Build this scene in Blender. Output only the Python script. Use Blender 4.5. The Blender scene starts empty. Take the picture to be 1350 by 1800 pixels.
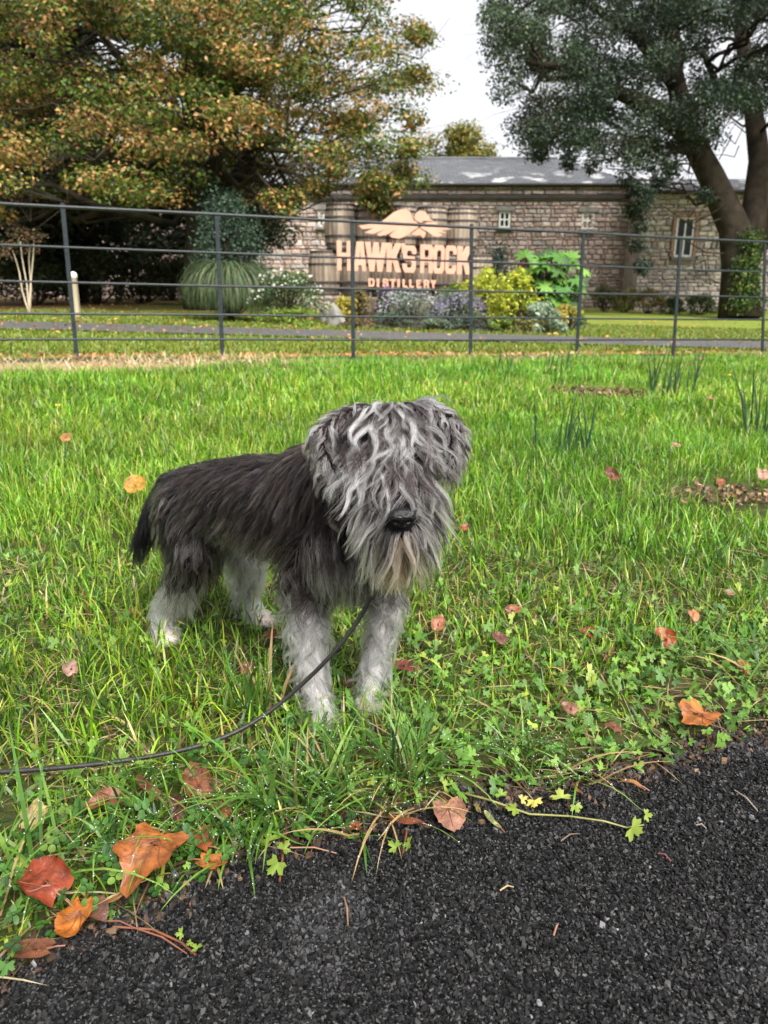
import bpy, bmesh, math, random
import numpy as np
from mathutils import Vector, Matrix
from mathutils.bvhtree import BVHTree
from mathutils.kdtree import KDTree

random.seed(7); rng = np.random.default_rng(7)
S = bpy.context.scene
COL = S.collection

# ------------------------------------------------------------------ camera
CAM_H, PITCH, FPX = 0.63, math.radians(16.7), 1330.0
cd = bpy.data.cameras.new('camera'); cam = bpy.data.objects.new('camera', cd); COL.objects.link(cam)
cam.location = (0, 0, CAM_H); cam.rotation_euler = (math.pi/2 - PITCH, 0, 0)
cd.sensor_fit = 'VERTICAL'; cd.sensor_height = 36.0; cd.lens = 36.0*FPX/1800.0
cd.clip_start = 0.02; cd.clip_end = 1500
cd.dof.use_dof = True; cd.dof.focus_distance = 1.02; cd.dof.aperture_fstop = cd.lens/3.0
S.camera = cam

# ------------------------------------------------------------------ sky, sun, exposure
SUN_EL, SUN_AZ = math.radians(52), math.radians(150)      # high hazy sun behind the cloud, behind and right of the camera
w = bpy.data.worlds.new('World'); S.world = w; w.use_nodes = True
nt = w.node_tree; nt.nodes.clear()
sky = nt.nodes.new('ShaderNodeTexSky'); sky.sky_type = 'NISHITA'; sky.sun_disc = False
sky.sun_elevation = SUN_EL; sky.sun_rotation = SUN_AZ; sky.dust_density = 4.0; sky.air_density = 1.0
hs = nt.nodes.new('ShaderNodeHueSaturation'); hs.inputs['Saturation'].default_value = 0.16
mixs = nt.nodes.new('ShaderNodeMix'); mixs.data_type = 'RGBA'; mixs.inputs[0].default_value = 0.92
mixs.inputs[7].default_value = (3.3, 3.37, 3.52, 1)                # even cloud cover
bg = nt.nodes.new('ShaderNodeBackground'); bg.inputs['Strength'].default_value = 0.10
out = nt.nodes.new('ShaderNodeOutputWorld')
nt.links.new(sky.outputs[0], hs.inputs['Color']); nt.links.new(hs.outputs[0], mixs.inputs[6])
nt.links.new(mixs.outputs[2], bg.inputs[0]); nt.links.new(bg.outputs[0], out.inputs[0])
sd = bpy.data.lights.new('sun', 'SUN'); sun = bpy.data.objects.new('sun', sd); COL.objects.link(sun)
sd.energy = 3.2; sd.angle = math.radians(38); sd.color = (1.0, 0.96, 0.9)
sdir = Vector((math.sin(SUN_AZ)*math.cos(SUN_EL), math.cos(SUN_AZ)*math.cos(SUN_EL), math.sin(SUN_EL)))
sun.rotation_euler = sdir.to_track_quat('Z', 'Y').to_euler(); sun.location = (3, -6, 12)
S.view_settings.view_transform = 'Standard'; S.view_settings.look = 'None'
S.view_settings.exposure = 1.66; S.view_settings.gamma = 1.0
S.cycles.use_denoising = True
S.cycles.use_adaptive_sampling = True; S.cycles.adaptive_threshold = 0.02
S.cycles.max_bounces = 8; S.cycles.diffuse_bounces = 4; S.cycles.glossy_bounces = 3; S.cycles.transmission_bounces = 5
S.cycles_curves.shape = 'RIBBONS'

# ------------------------------------------------------------------ helpers
cP, sP = math.cos(PITCH), math.sin(PITCH)
def ray(px, py):
    u, v = (px-675)/FPX, (py-900)/FPX
    return np.array([u, cP - v*sP, -sP - v*cP])           # depth along the axis is 1
def pix(px, py, D):
    """world point seen at a pixel, D metres along the camera axis"""
    return np.array([0, 0, CAM_H]) + ray(px, py)*D
def at(px, py, Y):
    r = ray(px, py); return np.array([0, 0, CAM_H]) + r*(Y/r[1])
def sstep(a, b, x):
    t = np.clip((x-a)/(b-a), 0, 1); return t*t*(3-2*t)
_lat = np.random.default_rng(3).random((256, 256))
def noise(x, y, s=1.0, o=3, seed=0):
    x = np.asarray(x, float)*s + seed*17.3; y = np.asarray(y, float)*s + seed*31.7
    r = 0; a = 0.5; tot = 0
    for k in range(o):
        xi = np.floor(x).astype(int); yi = np.floor(y).astype(int); fx = x-xi; fy = y-yi
        fx = fx*fx*(3-2*fx); fy = fy*fy*(3-2*fy)
        g = lambda i, j: _lat[(xi+i) % 256, (yi+j) % 256]
        r = r + a*((g(0,0)*(1-fx)+g(1,0)*fx)*(1-fy) + (g(0,1)*(1-fx)+g(1,1)*fx)*fy); tot += a
        a *= 0.5; x = x*2.03+5.1; y = y*2.03+9.7
    return r/tot
def gslope(x, y):
    return -0.027*np.clip(x, -6, 9)*sstep(1.5, 6.0, y)
def ground_hit(px, py):
    r = ray(px, py); t = 1.0
    for _ in range(40):
        p = np.array([0, 0, CAM_H]) + r*t
        t += (p[2]-gslope(p[0], p[1]))/max(-r[2], 1e-3)*0.8
        if t > 300: t = 300
    return np.array([0, 0, CAM_H]) + r*t

# edge of the tarmac path, read off the picture and extended
EDGE_PX = [(-60,1785),(0,1735),(130,1650),(250,1605),(330,1570),(440,1510),(560,1475),(700,1450),(870,1405),(1050,1385),(1180,1350),(1260,1318),(1350,1290),(1450,1272)]
_e = np.array([ground_hit(*p)[:2] for p in EDGE_PX])
_ex = np.concatenate([[_e[0,0]-8], _e[:,0], [_e[-1,0]+8]]); _ey = np.concatenate([[_e[0,1]-4.0], _e[:,1], [_e[-1,1]+3.0]])
def edge_y(x):
    return np.interp(x, _ex, _ey)
def gz(x, y):
    x = np.asarray(x, float); y = np.asarray(y, float)
    onpath = 1-sstep(-0.03, 0.03, y-edge_y(x)-0.012*(noise(x, y, 30)-.5))
    bump = 0.022*(noise(x, y, 4.0, 3, 2)-.5)*sstep(0.0, .3, y-edge_y(x))*(1-sstep(9, 12, y))
    return gslope(x, y) + bump - 0.03*onpath

def link(o, parent=None):
    COL.objects.link(o)
    if parent is not None: o.parent = parent
    return o
def tag(o, label, cat, group=None, kind=None):
    if label: o['label'] = label
    if cat: o['category'] = cat
    if group: o['group'] = group
    if kind: o['kind'] = kind
    return o
def empty(name, loc=(0,0,0)):
    o = bpy.data.objects.new(name, None); o.empty_display_size = 0.1; COL.objects.link(o); o.location = loc; return o
def mesh_np(name, V, F, cols=None, smooth=False):
    """V (n,3), F list of int arrays (m,k); cols: per-face rgb arrays matching F"""
    me = bpy.data.meshes.new(name)
    if not isinstance(F, (list, tuple)): F = [F]; cols = None if cols is None else [cols]
    F = [np.asarray(f, np.int32) for f in F]
    me.vertices.add(len(V)); me.vertices.foreach_set('co', np.asarray(V, np.float32).ravel())
    nl = sum(f.size for f in F); nf = sum(len(f) for f in F)
    me.loops.add(nl); me.polygons.add(nf)
    me.loops.foreach_set('vertex_index', np.concatenate([f.ravel() for f in F]))
    tot = np.concatenate([np.full(len(f), f.shape[1], np.int32) for f in F])
    st = np.concatenate([[0], np.cumsum(tot)[:-1]]).astype(np.int32)
    me.polygons.foreach_set('loop_start', st)
    me.update(calc_edges=True)
    me.polygons.foreach_set('use_smooth', np.full(nf, bool(smooth)))
    if cols is not None:
        c = np.concatenate([np.asarray(k, np.float32) for k in cols]); c4 = np.ones((nf, 4), np.float32); c4[:, :3] = c
        a = me.attributes.new('col', 'FLOAT_COLOR', 'CORNER'); a.data.foreach_set('color', np.repeat(c4, tot, axis=0).ravel())
    return me
def vert_cols(me, c):
    c4 = np.ones((len(c), 4), np.float32); c4[:, :3] = c
    a = me.attributes.new('col', 'FLOAT_COLOR', 'POINT'); a.data.foreach_set('color', c4.ravel())
def ob(name, me, mat=None, parent=None):
    o = bpy.data.objects.new(name, me)
    if mat is not None:
        me.materials.clear(); me.materials.append(mat)
    return link(o, parent)
def localise(o, parent):
    """parent sits at a location: keep world coordinates of the mesh"""
    o.matrix_parent_inverse = Matrix.Translation(-Vector(parent.location)) if o.parent is parent else Matrix.Identity(4); return o

class MB:
    def __init__(self): self.v = []; self.f = []
    def add(self, v, f):
        n = len(self.v); self.v += [tuple(map(float, p)) for p in v]; self.f += [tuple(i+n for i in q) for q in f]; return self
    def box(self, c, s, rz=0.0, rx=0.0):
        h = np.array(s)/2.0; M = (Matrix.Rotation(rz, 3, 'Z') @ Matrix.Rotation(rx, 3, 'X'))
        P = [np.array(c)+np.array(M @ Vector((a*h[0], b*h[1], d*h[2]))) for a in (-1,1) for b in (-1,1) for d in (-1,1)]
        return self.add(P, [(0,1,3,2),(4,6,7,5),(0,4,5,1),(2,3,7,6),(0,2,6,4),(1,5,7,3)])
    def tube(self, pts, rad, n=8, cap=True):
        pts = [np.asarray(p, float) for p in pts]; rad = np.broadcast_to(rad, len(pts)); rings = []
        up = np.array([0.0, 0, 1]); prev = None
        for i, p in enumerate(pts):
            t = pts[min(i+1, len(pts)-1)]-pts[max(i-1, 0)]; t = t/(np.linalg.norm(t)+1e-9)
            a = (up if abs(t[2]) < .95 else np.array([1.0, 0, 0])) if prev is None else prev
            a = a-t*a.dot(t); a /= np.linalg.norm(a)+1e-9; b = np.cross(t, a); prev = a
            rings.append([p+rad[i]*(a*math.cos(k*2*math.pi/n)+b*math.sin(k*2*math.pi/n)) for k in range(n)])
        v = [q for r in rings for q in r]; f = []
        for i in range(len(pts)-1):
            for k in range(n):
                f.append((i*n+k, i*n+(k+1) % n, (i+1)*n+(k+1) % n, (i+1)*n+k))
        if cap: f += [tuple(range(n-1, -1, -1)), tuple((len(pts)-1)*n+k for k in range(n))]
        return self.add(v, f)
    def lathe(self, prof, c=(0,0,0), n=24, jit=0.0):
        v = []; f = []
        for r, z in prof:
            for k in range(n):
                a = k*2*math.pi/n; v.append((c[0]+r*math.cos(a), c[1]+r*math.sin(a), c[2]+z))
        for i in range(len(prof)-1):
            for k in range(n): f.append((i*n+k, i*n+(k+1) % n, (i+1)*n+(k+1) % n, (i+1)*n+k))
        f += [tuple(range(n-1, -1, -1)), tuple((len(prof)-1)*n+k for k in range(n))]
        return self.add(v, f)
    def mesh(self, name, smooth=False):
        me = bpy.data.meshes.new(name); me.from_pydata(self.v, [], self.f); me.update()
        if smooth: me.polygons.foreach_set('use_smooth', np.ones(len(me.polygons), bool))
        return me
    def build(self, name, mat, parent=None, smooth=False):
        return ob(name, self.mesh(name, smooth), mat, parent)

# ------------------------------------------------------------------ materials
MATS = {}
def new_mat(name):
    m = bpy.data.materials.new(name); m.use_nodes = True; n = m.node_tree.nodes; n.clear()
    o = n.new('ShaderNodeOutputMaterial'); MATS[name] = m; return m, n, m.node_tree.links, o
def pmat(name, base, rough=.6, var=.25, scale=12, bump=0.0, bscale=60, metal=0.0, spec=.4, coat=0.0, base2=None, vert_streak=False):
    m, n, l, o = new_mat(name)
    p = n.new('ShaderNodeBsdfPrincipled'); l.new(p.outputs[0], o.inputs[0])
    p.inputs['Roughness'].default_value = rough; p.inputs['Metallic'].default_value = metal; p.inputs['Specular IOR Level'].default_value = spec
    p.inputs['Coat Weight'].default_value = coat; p.inputs['Coat Roughness'].default_value = .15
    tc = n.new('ShaderNodeTexCoord'); mp = n.new('ShaderNodeMapping'); l.new(tc.outputs['Object'], mp.inputs[0])
    if vert_streak: mp.inputs['Scale'].default_value = (1, 1, .12)
    t = n.new('ShaderNodeTexNoise'); t.inputs['Scale'].default_value = scale; t.inputs['Detail'].default_value = 6; l.new(mp.outputs[0], t.inputs['Vector'])
    r = n.new('ShaderNodeValToRGB'); l.new(t.outputs['Fac'], r.inputs[0])
    b = np.array(base); b2 = np.array(base2) if base2 is not None else b*(1+var)
    r.color_ramp.elements[0].position = .3; r.color_ramp.elements[1].position = .7
    r.color_ramp.elements[0].color = (*np.clip(b*(1-var), 0, 1), 1); r.color_ramp.elements[1].color = (*np.clip(b2, 0, 1), 1)
    l.new(r.outputs[0], p.inputs['Base Color'])
    if bump:
        t2 = n.new('ShaderNodeTexNoise'); t2.inputs['Scale'].default_value = bscale; t2.inputs['Detail'].default_value = 5; l.new(mp.outputs[0], t2.inputs['Vector'])
        bu = n.new('ShaderNodeBump'); bu.inputs['Strength'].default_value = bump; bu.inputs['Distance'].default_value = .01
        l.new(t2.outputs['Fac'], bu.inputs['Height']); l.new(bu.outputs[0], p.inputs['Normal'])
    return m
def leafmat(name, trans=.35, rough=.45, spec=.4, var=0.0, vscale=80, bump=0.0):
    """reads the colour each leaf carries; part of the light passes through the blade"""
    m, n, l, o = new_mat(name)
    a = n.new('ShaderNodeAttribute'); a.attribute_name = 'col'
    src = a.outputs['Color']
    if var:
        tc = n.new('ShaderNodeTexCoord'); t = n.new('ShaderNodeTexNoise'); t.inputs['Scale'].default_value = vscale; t.inputs['Detail'].default_value = 5
        l.new(tc.outputs['Object'], t.inputs['Vector']); mr = n.new('ShaderNodeMapRange'); l.new(t.outputs['Fac'], mr.inputs[0])
        mr.inputs[1].default_value = .3; mr.inputs[2].default_value = .7; mr.inputs[3].default_value = 1-var; mr.inputs[4].default_value = 1+var
        vm = n.new('ShaderNodeVectorMath'); vm.operation = 'SCALE'; l.new(src, vm.inputs[0]); l.new(mr.outputs[0], vm.inputs['Scale']); src = vm.outputs[0]
    p = n.new('ShaderNodeBsdfPrincipled'); p.inputs['Roughness'].default_value = rough; p.inputs['Specular IOR Level'].default_value = spec
    l.new(src, p.inputs['Base Color'])
    if bump:
        t2 = n.new('ShaderNodeTexNoise'); t2.inputs['Scale'].default_value = 130; t2.inputs['Detail'].default_value = 4; l.new(tc.outputs['Object'], t2.inputs['Vector'])
        bu = n.new('ShaderNodeBump'); bu.inputs['Strength'].default_value = bump; bu.inputs['Distance'].default_value = .004; l.new(t2.outputs['Fac'], bu.inputs['Height']); l.new(bu.outputs[0], p.inputs['Normal'])
    if trans:
        tr = n.new('ShaderNodeBsdfTranslucent'); l.new(src, tr.inputs[0])
        mx = n.new('ShaderNodeMixShader'); mx.inputs[0].default_value = trans
        l.new(p.outputs[0], mx.inputs[1]); l.new(tr.outputs[0], mx.inputs[2]); l.new(mx.outputs[0], o.inputs[0])
    else: l.new(p.outputs[0], o.inputs[0])
    return m
M_LEAF = leafmat('foliage', .35, .5, .35)
M_GRASS = leafmat('grass_blade', .38, .38, .45)
M_DRY = leafmat('fallen_leaf_skin', .12, .42, .4, var=.5, vscale=70, bump=.7)
M_CHIP = leafmat('tarmac_chip', 0, .5, .3)
M_STONE = leafmat('rubble_stone', 0, .85, .2, var=.3, vscale=9)
M_METAL = pmat('fence_paint', (.014, .02, .024), .45, .3, 30, .1, 90)
M_BARK = pmat('bark', (.035, .03, .022), .9, .5, 5, .8, 14, spec=.15)
M_BARK2 = pmat('brown_bark', (.036, .028, .02), .9, .5, 4, .8, 12, spec=.15)
M_MORTAR = pmat('lime_mortar', (.34, .28, .25), .95, .3, 4, .5, 30, spec=.1)
M_SLATE = pmat('slate', (.12, .125, .135), .5, .35, 2.2, .4, 18)
M_WHITEPAINT = pmat('white_paint', (.72, .72, .68), .5, .08, 9)
M_GLASS = pmat('window_glass', (.012, .014, .016), .12, .2, 3, spec=.25)
M_SIGN = pmat('copper_pink_paint', (.56, .3, .21), .65, .1, 5)
M_OAK = pmat('weathered_oak', (.19, .14, .1), .75, .4, 9, .4, 40, vert_streak=True, base2=(.36, .29, .22))
M_HOOP = pmat('hoop_steel', (.07, .06, .055), .55, .4, 14, metal=.5)
M_SOIL = pmat('soil', (.035, .024, .016), .95, .5, 25, 1.0, 120, spec=.2)
M_WOODPOST = pmat('pale_timber', (.35, .29, .2), .8, .3, 10, .4, 50, vert_streak=True)
M_LEAD = pmat('lead_rubber', (.018, .016, .016), .5, .2, 40, .2, 300)
M_NOSE = pmat('wet_nose', (.003, .003, .0035), .22, .3, 200, .35, 420, spec=.35)
M_COLLAR = pmat('worn_leather', (.13, .115, .095), .6, .3, 60, .4, 300)
M_ROCK = pmat('pale_rock', (.2, .19, .175), .85, .3, 8, .8, 25, spec=.2)

# ------------------------------------------------------------------ ground, path, road
def grid_axis(parts):
    return np.unique(np.concatenate([np.linspace(a, b, n) for a, b, n in parts]))
def sheet(xs, ys, zf):
    X, Y = np.meshgrid(xs, ys, indexing='ij'); Z = zf(X, Y)
    V = np.stack([X, Y, Z], -1).reshape(-1, 3); ny = len(ys)
    i, j = np.meshgrid(np.arange(len(xs)-1), np.arange(ny-1), indexing='ij'); a = (i*ny+j).ravel()
    return V, np.stack([a, a+ny, a+ny+1, a+1], -1)
# fence line (needed for the ground zones)
FP = [(-380,6.0,0),]
F0 = at(135, 628, 6.02); F6 = at(1183, 628, 8.05)
fdir = (F6-F0)[:2]; fdir /= np.linalg.norm(fdir); fnor = np.array([-fdir[1], fdir[0]])
def fence_dist(x, y):          # + beyond the fence
    return (x-F0[0])*fnor[0]+(y-F0[1])*fnor[1]
def zone_cols(x, y):
    d = fence_dist(x, y); n1 = noise(x, y, 1.2, 4, 1); n2 = noise(x, y, 6, 3, 4); n3 = noise(x, y, .45, 3, 8)
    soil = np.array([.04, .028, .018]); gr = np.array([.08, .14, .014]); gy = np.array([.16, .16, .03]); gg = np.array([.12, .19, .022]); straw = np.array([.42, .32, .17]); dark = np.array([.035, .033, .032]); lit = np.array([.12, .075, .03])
    c = soil*(1-n2[..., None]*.5)+gr*n2[..., None]*.5
    far = sstep(2, 4, y)[..., None]; c = c*(1-far)+far*(gr*(.7+.6*n2[..., None]))
    def put(c, m, k): m = np.clip(m, 0, 1)[..., None]; return c*(1-m)+m*k
    lawn = gg*(.75+.5*n2[..., None])
    lawn = lawn*(1-n3[..., None])+n3[..., None]*gy*(.7+.6*n1[..., None])
    c = put(c, sstep(.15, .5, d), lawn)
    c = put(c, sstep(-.95, -.6, d+.35*sstep(-1.2, 0, x))*(1-sstep(-.12, -.02, d))*sstep(.38, .5, n1+.2*(x < -.3)), straw*.8)
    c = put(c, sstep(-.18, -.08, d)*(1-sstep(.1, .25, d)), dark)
    c = put(c, sstep(.25, .35, d)*(1-sstep(.4, .7, d))*sstep(.4, .6, n2), np.array([.3, .13, .05]))
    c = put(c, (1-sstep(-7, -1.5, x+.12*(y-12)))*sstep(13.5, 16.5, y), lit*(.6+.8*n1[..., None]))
    return c
xs = grid_axis([(-300,-30,14),(-30,-8,24),(-8,-2.5,40),(-2.5,2.5,110),(2.5,12,66),(12,40,28),(40,300,14)])
ys = grid_axis([(-60,-2,14),(-2,.35,10),(.35,2,75),(2,5,40),(5,10,80),(10,20,50),(20,40,20),(40,600,18)])
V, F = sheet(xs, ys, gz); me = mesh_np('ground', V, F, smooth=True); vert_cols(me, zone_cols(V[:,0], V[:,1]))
m, n, l, o = new_mat('ground_earth')
p = n.new('ShaderNodeBsdfPrincipled'); p.inputs['Roughness'].default_value = .95; p.inputs['Specular IOR Level'].default_value = .15; l.new(p.outputs[0], o.inputs[0])
a = n.new('ShaderNodeAttribute'); a.attribute_name = 'col'; tc = n.new('ShaderNodeTexCoord')
t = n.new('ShaderNodeTexNoise'); t.inputs['Scale'].default_value = 38; t.inputs['Detail'].default_value = 8; t.inputs['Roughness'].default_value = .7; l.new(tc.outputs['Object'], t.inputs['Vector'])
mr = n.new('ShaderNodeMapRange'); l.new(t.outputs['Fac'], mr.inputs[0]); mr.inputs[1].default_value = .3; mr.inputs[2].default_value = .7; mr.inputs[3].default_value = .55; mr.inputs[4].default_value = 1.45
vm = n.new('ShaderNodeVectorMath'); vm.operation = 'SCALE'; l.new(a.outputs['Color'], vm.inputs[0]); l.new(mr.outputs[0], vm.inputs['Scale']); l.new(vm.outputs[0], p.inputs['Base Color'])
bu = n.new('ShaderNodeBump'); bu.inputs['Strength'].default_value = .8; bu.inputs['Distance'].default_value = .02; l.new(t.outputs['Fac'], bu.inputs['Height']); l.new(bu.outputs[0], p.inputs['Normal'])
tag(ob('ground', me, m), 'grassy ground running from the path to the distillery garden', 'ground', kind='structure')

# tarmac path: base sheet + loose surface of chippings
def asphalt_mat(name, base, vs, wet):
    m, n, l, o = new_mat(name)
    p = n.new('ShaderNodeBsdfPrincipled'); l.new(p.outputs[0], o.inputs[0]); p.inputs['Roughness'].default_value = wet
    tc = n.new('ShaderNodeTexCoord'); v = n.new('ShaderNodeTexVoronoi'); v.inputs['Scale'].default_value = vs; l.new(tc.outputs['Object'], v.inputs['Vector'])
    sp = n.new('ShaderNodeSeparateColor'); l.new(v.outputs['Color'], sp.inputs[0])
    r = n.new('ShaderNodeValToRGB'); l.new(sp.outputs[0], r.inputs[0])
    r.color_ramp.elements[0].color = (*(np.array(base)*.5), 1); r.color_ramp.elements[1].color = (*(np.array(base)*1.8), 1)
    l.new(r.outputs[0], p.inputs['Base Color'])
    bu = n.new('ShaderNodeBump'); bu.inputs['Strength'].default_value = .9; bu.inputs['Distance'].default_value = .004; bu.invert = True
    l.new(v.outputs['Distance'], bu.inputs['Height']); l.new(bu.outputs[0], p.inputs['Normal']); return m
M_ASPH = asphalt_mat('tarmac', (.008, .008, .0085), 220, .55)
M_ROAD = asphalt_mat('road_tarmac', (.06, .058, .058), 60, .6)
px_ = grid_axis([(-8, -1.2, 20), (-1.2, 1.5, 120), (1.5, 8, 20)]); tt = np.linspace(0, 1, 30)
VV = np.array([[x, (edge_y(x)+.0)*(1-t)+(edge_y(x)-3.2)*t, 0.004] for x in px_ for t in tt])
i, j = np.meshgrid(np.arange(len(px_)-1), np.arange(29), indexing='ij'); q = (i*30+j).ravel()
PATH = tag(ob('path', mesh_np('path', VV, np.stack([q, q+1, q+31, q+30], -1)), M_ASPH), 'dark tarmac path with loose black chippings', 'path', kind='structure')
# chippings
def chips(P, sz, cols, flat=.55):
    """angular broken stone: jittered tapered blocks"""
    n = len(P); base = np.array([[-1,-.8,-.6],[1,-.8,-.6],[1,.8,-.6],[-1,.8,-.6],[-.7,-.5,1],[.7,-.5,1],[.6,.55,1],[-.65,.5,1]])
    v = base[None]+.75*(rng.random((n, 8, 3))-.5); ang = rng.random(n)*2*math.pi
    v = v*sz[:, None, None]; v[..., 1] *= (.5+.6*rng.random(n))[:, None]; v[..., 2] *= flat
    tl = (rng.random((n, 2))-.5)*1.3; v[..., 2] += v[..., 0]*tl[:, None, 0]+v[..., 1]*tl[:, None, 1]
    c, s = np.cos(ang)[:, None], np.sin(ang)[:, None]; x = v[..., 0]*c-v[..., 1]*s; y = v[..., 0]*s+v[..., 1]*c
    W = np.stack([x, y, v[..., 2]], -1)+P[:, None]
    t = np.array([[4,5,6],[4,6,7],[0,1,5],[0,5,4],[1,2,6],[1,6,5],[2,3,7],[2,7,6],[3,0,4],[3,4,7]])
    Fc = (t[None]+8*np.arange(n)[:, None, None]).reshape(-1, 3)
    return W.reshape(-1, 3), Fc, np.repeat(cols, len(t), axis=0)
g = 0.0037
gx, gy = np.meshgrid(np.arange(-.62, .85, g), np.arange(.3, 1.02, g), indexing='ij'); gx = gx.ravel(); gy = gy.ravel()
k = (gy < edge_y(gx)-.0) & (gy > .36+.0*gx) & (np.abs(gx) < .10+.62*gy+.12)
gx, gy = gx[k], gy[k]; gx = gx+(rng.random(len(gx))-.5)*g*1.2; gy = gy+(rng.random(len(gy))-.5)*g*1.2
nC = len(gx); sz = .0017+.0019*rng.random(nC)**2
tone = .0018+.008*rng.random(nC)**2+.017*rng.random(nC)*(rng.random(nC) < .12); tone[rng.random(nC) < .003] = .13
dust = sstep(.56, .74, noise(gx, gy, 9, 4, 12)); tone = tone*(1+1.2*dust*rng.random(nC))+.035*dust*rng.random(nC)**2
cc = tone[:, None]*np.array([1, 1.0, 1.06])*(1+.08*(rng.random((nC, 3))-.5))
W, Fc, cl = chips(np.stack([gx, gy, .004+.0022*rng.random(nC)], -1), sz, cc)
o = ob('chippings', mesh_np('chippings', W, Fc, cl), M_CHIP, PATH); o['kind'] = 'stuff'
hx, hy = np.meshgrid(np.arange(-1.5, 2.1, .0062), np.arange(-.1, 1.5, .0062), indexing='ij'); hx = hx.ravel(); hy = hy.ravel(); k = (hy < edge_y(hx)) & ~((hy > .36) & (np.abs(hx) < .22+.62*hy) & (hx > -.62) & (hx < .85) & (hy < 1.02)); hx, hy = hx[k], hy[k]; k = rng.random(len(hx)) < .3; hx, hy = hx[k], hy[k]; nC = len(hx)
tone = .0018+.008*rng.random(nC)**2+.017*rng.random(nC)*(rng.random(nC) < .12); cc = tone[:, None]*np.array([1, 1.0, 1.06])
W, Fc, cl = chips(np.stack([hx+.004*rng.random(nC), hy+.004*rng.random(nC), .004+.0022*rng.random(nC)], -1), .0034+.0026*rng.random(nC)**2, cc)
o = ob('chippings', mesh_np('chippings', W, Fc, cl), M_CHIP, PATH); o['kind'] = 'stuff'
# road beyond the fence
rx = np.linspace(-30, 34, 130)
rn = lambda x: at(675, 596, 9.3)[1]*0+9.25+.012*x; rf = lambda x: 10.7+.012*x
VV = []
for x in rx:
    a0 = rn(x)+.12*(noise(x, 0, 1.5)-.5); b0 = rf(x)+.3*(noise(x, 5, 1.1)-.5)
    for t in np.linspace(0, 1, 7):
        y = a0*(1-t)+b0*t; VV.append((x, y, float(gslope(x, y))+.02))
i, j = np.meshgrid(np.arange(len(rx)-1), np.arange(6), indexing='ij'); q = (i*7+j).ravel()
tag(ob('road', mesh_np('road', np.array(VV), np.stack([q, q+7, q+8, q+1], -1)), M_ROAD), 'grey tarmac drive between the fence and the flower bed', 'road', kind='structure')

# ------------------------------------------------------------------ plant generators (numpy)
def blades(R, head, L, w, th0, bend, cols, seg=4, twist=None, vcol=True):
    """ribbon blades: R (n,3) roots, head angle, length, width, start lean from vertical, added lean at the tip"""
    n = len(R); s = np.linspace(0, 1, seg+1); P = np.zeros((n, seg+1, 3)); P[:, 0] = R
    hx, hy = np.cos(head), np.sin(head)
    for k in range(seg):
        th = th0+bend*((s[k]+s[k+1])/2)**1.3; ds = L/seg
        P[:, k+1, 0] = P[:, k, 0]+np.sin(th)*hx*ds; P[:, k+1, 1] = P[:, k, 1]+np.sin(th)*hy*ds; P[:, k+1, 2] = P[:, k, 2]+np.cos(th)*ds
    tw = head+math.pi/2+(twist if twist is not None else (rng.random(n)-.5)*1.6)
    side = np.stack([np.cos(tw), np.sin(tw), (rng.random(n)-.5)*.5], -1)
    prof = (np.sin(np.clip(.28+.75*s, 0, 1)*math.pi))**.7; prof[-1] = 0
    Lf = P[:, :-1]-side[:, None]*(w[:, None]*prof[None, :-1]*.5)[..., None]; Rt = P[:, :-1]+side[:, None]*(w[:, None]*prof[None, :-1]*.5)[..., None]
    per = 2*seg+1; V = np.empty((n, per, 3)); V[:, 0:2*seg:2] = Lf; V[:, 1:2*seg:2] = Rt; V[:, 2*seg] = P[:, -1]
    off = per*np.arange(n)[:, None]
    Q = np.concatenate([off+np.array([[2*k, 2*k+1, 2*k+3, 2*k+2]]) for k in range(seg-1)]) if seg > 1 else np.zeros((0, 4), int)
    T = off+np.array([[2*seg-2, 2*seg-1, 2*seg]])
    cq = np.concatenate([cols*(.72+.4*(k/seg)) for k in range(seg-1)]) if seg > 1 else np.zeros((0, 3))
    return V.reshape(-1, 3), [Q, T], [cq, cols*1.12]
def join(parts):
    V = []; F = {}; C = {}; o = 0
    for v, fs, cs in parts:
        if not isinstance(fs, list): fs = [fs]; cs = [cs]
        for f, c in zip(fs, cs):
            if len(f): F.setdefault(f.shape[1], []).append(np.asarray(f)+o); C.setdefault(f.shape[1], []).append(c)
        V.append(v); o += len(v)
    ks = sorted(F); return np.concatenate(V), [np.concatenate(F[k]) for k in ks], [np.concatenate(C[k]) for k in ks]
def pick(pal, wts, n, jit=.25):
    pal = np.array(pal); i = rng.choice(len(pal), n, p=np.array(wts)/sum(wts))
    return np.clip(pal[i]*(1+jit*2*(rng.random((n, 1))-.5))*(1+.12*(rng.random((n, 3))-.5)), .002, .9)
def leaf_quads(P, N, size, cols, aspect=.55, droop=0.3):
    """one diamond leaf per point; N facing normals"""
    n = len(P); N = N/np.linalg.norm(N, axis=1, keepdims=True); r = rng.normal(size=(n, 3)); r[:, 2] -= droop
    t = r-N*(r*N).sum(1, keepdims=True); t /= np.linalg.norm(t, axis=1, keepdims=True); b = np.cross(N, t); s = size[:, None]
    V = np.stack([P-t*s*.5, P+b*s*.5*aspect+N*s*.08-t*s*.05, P+t*s*.5-N*s*.06, P-b*s*.5*aspect+N*s*.08-t*s*.05], 1)
    return V.reshape(-1, 3), np.arange(4*n).reshape(n, 4), cols
def cloud(c, rad, n, shell=.5):
    d = rng.normal(size=(n, 3)); d /= np.linalg.norm(d, axis=1, keepdims=True); r = (shell+(1-shell)*rng.random(n))**.8
    return np.asarray(c)+d*r[:, None]*np.asarray(rad), d
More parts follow.
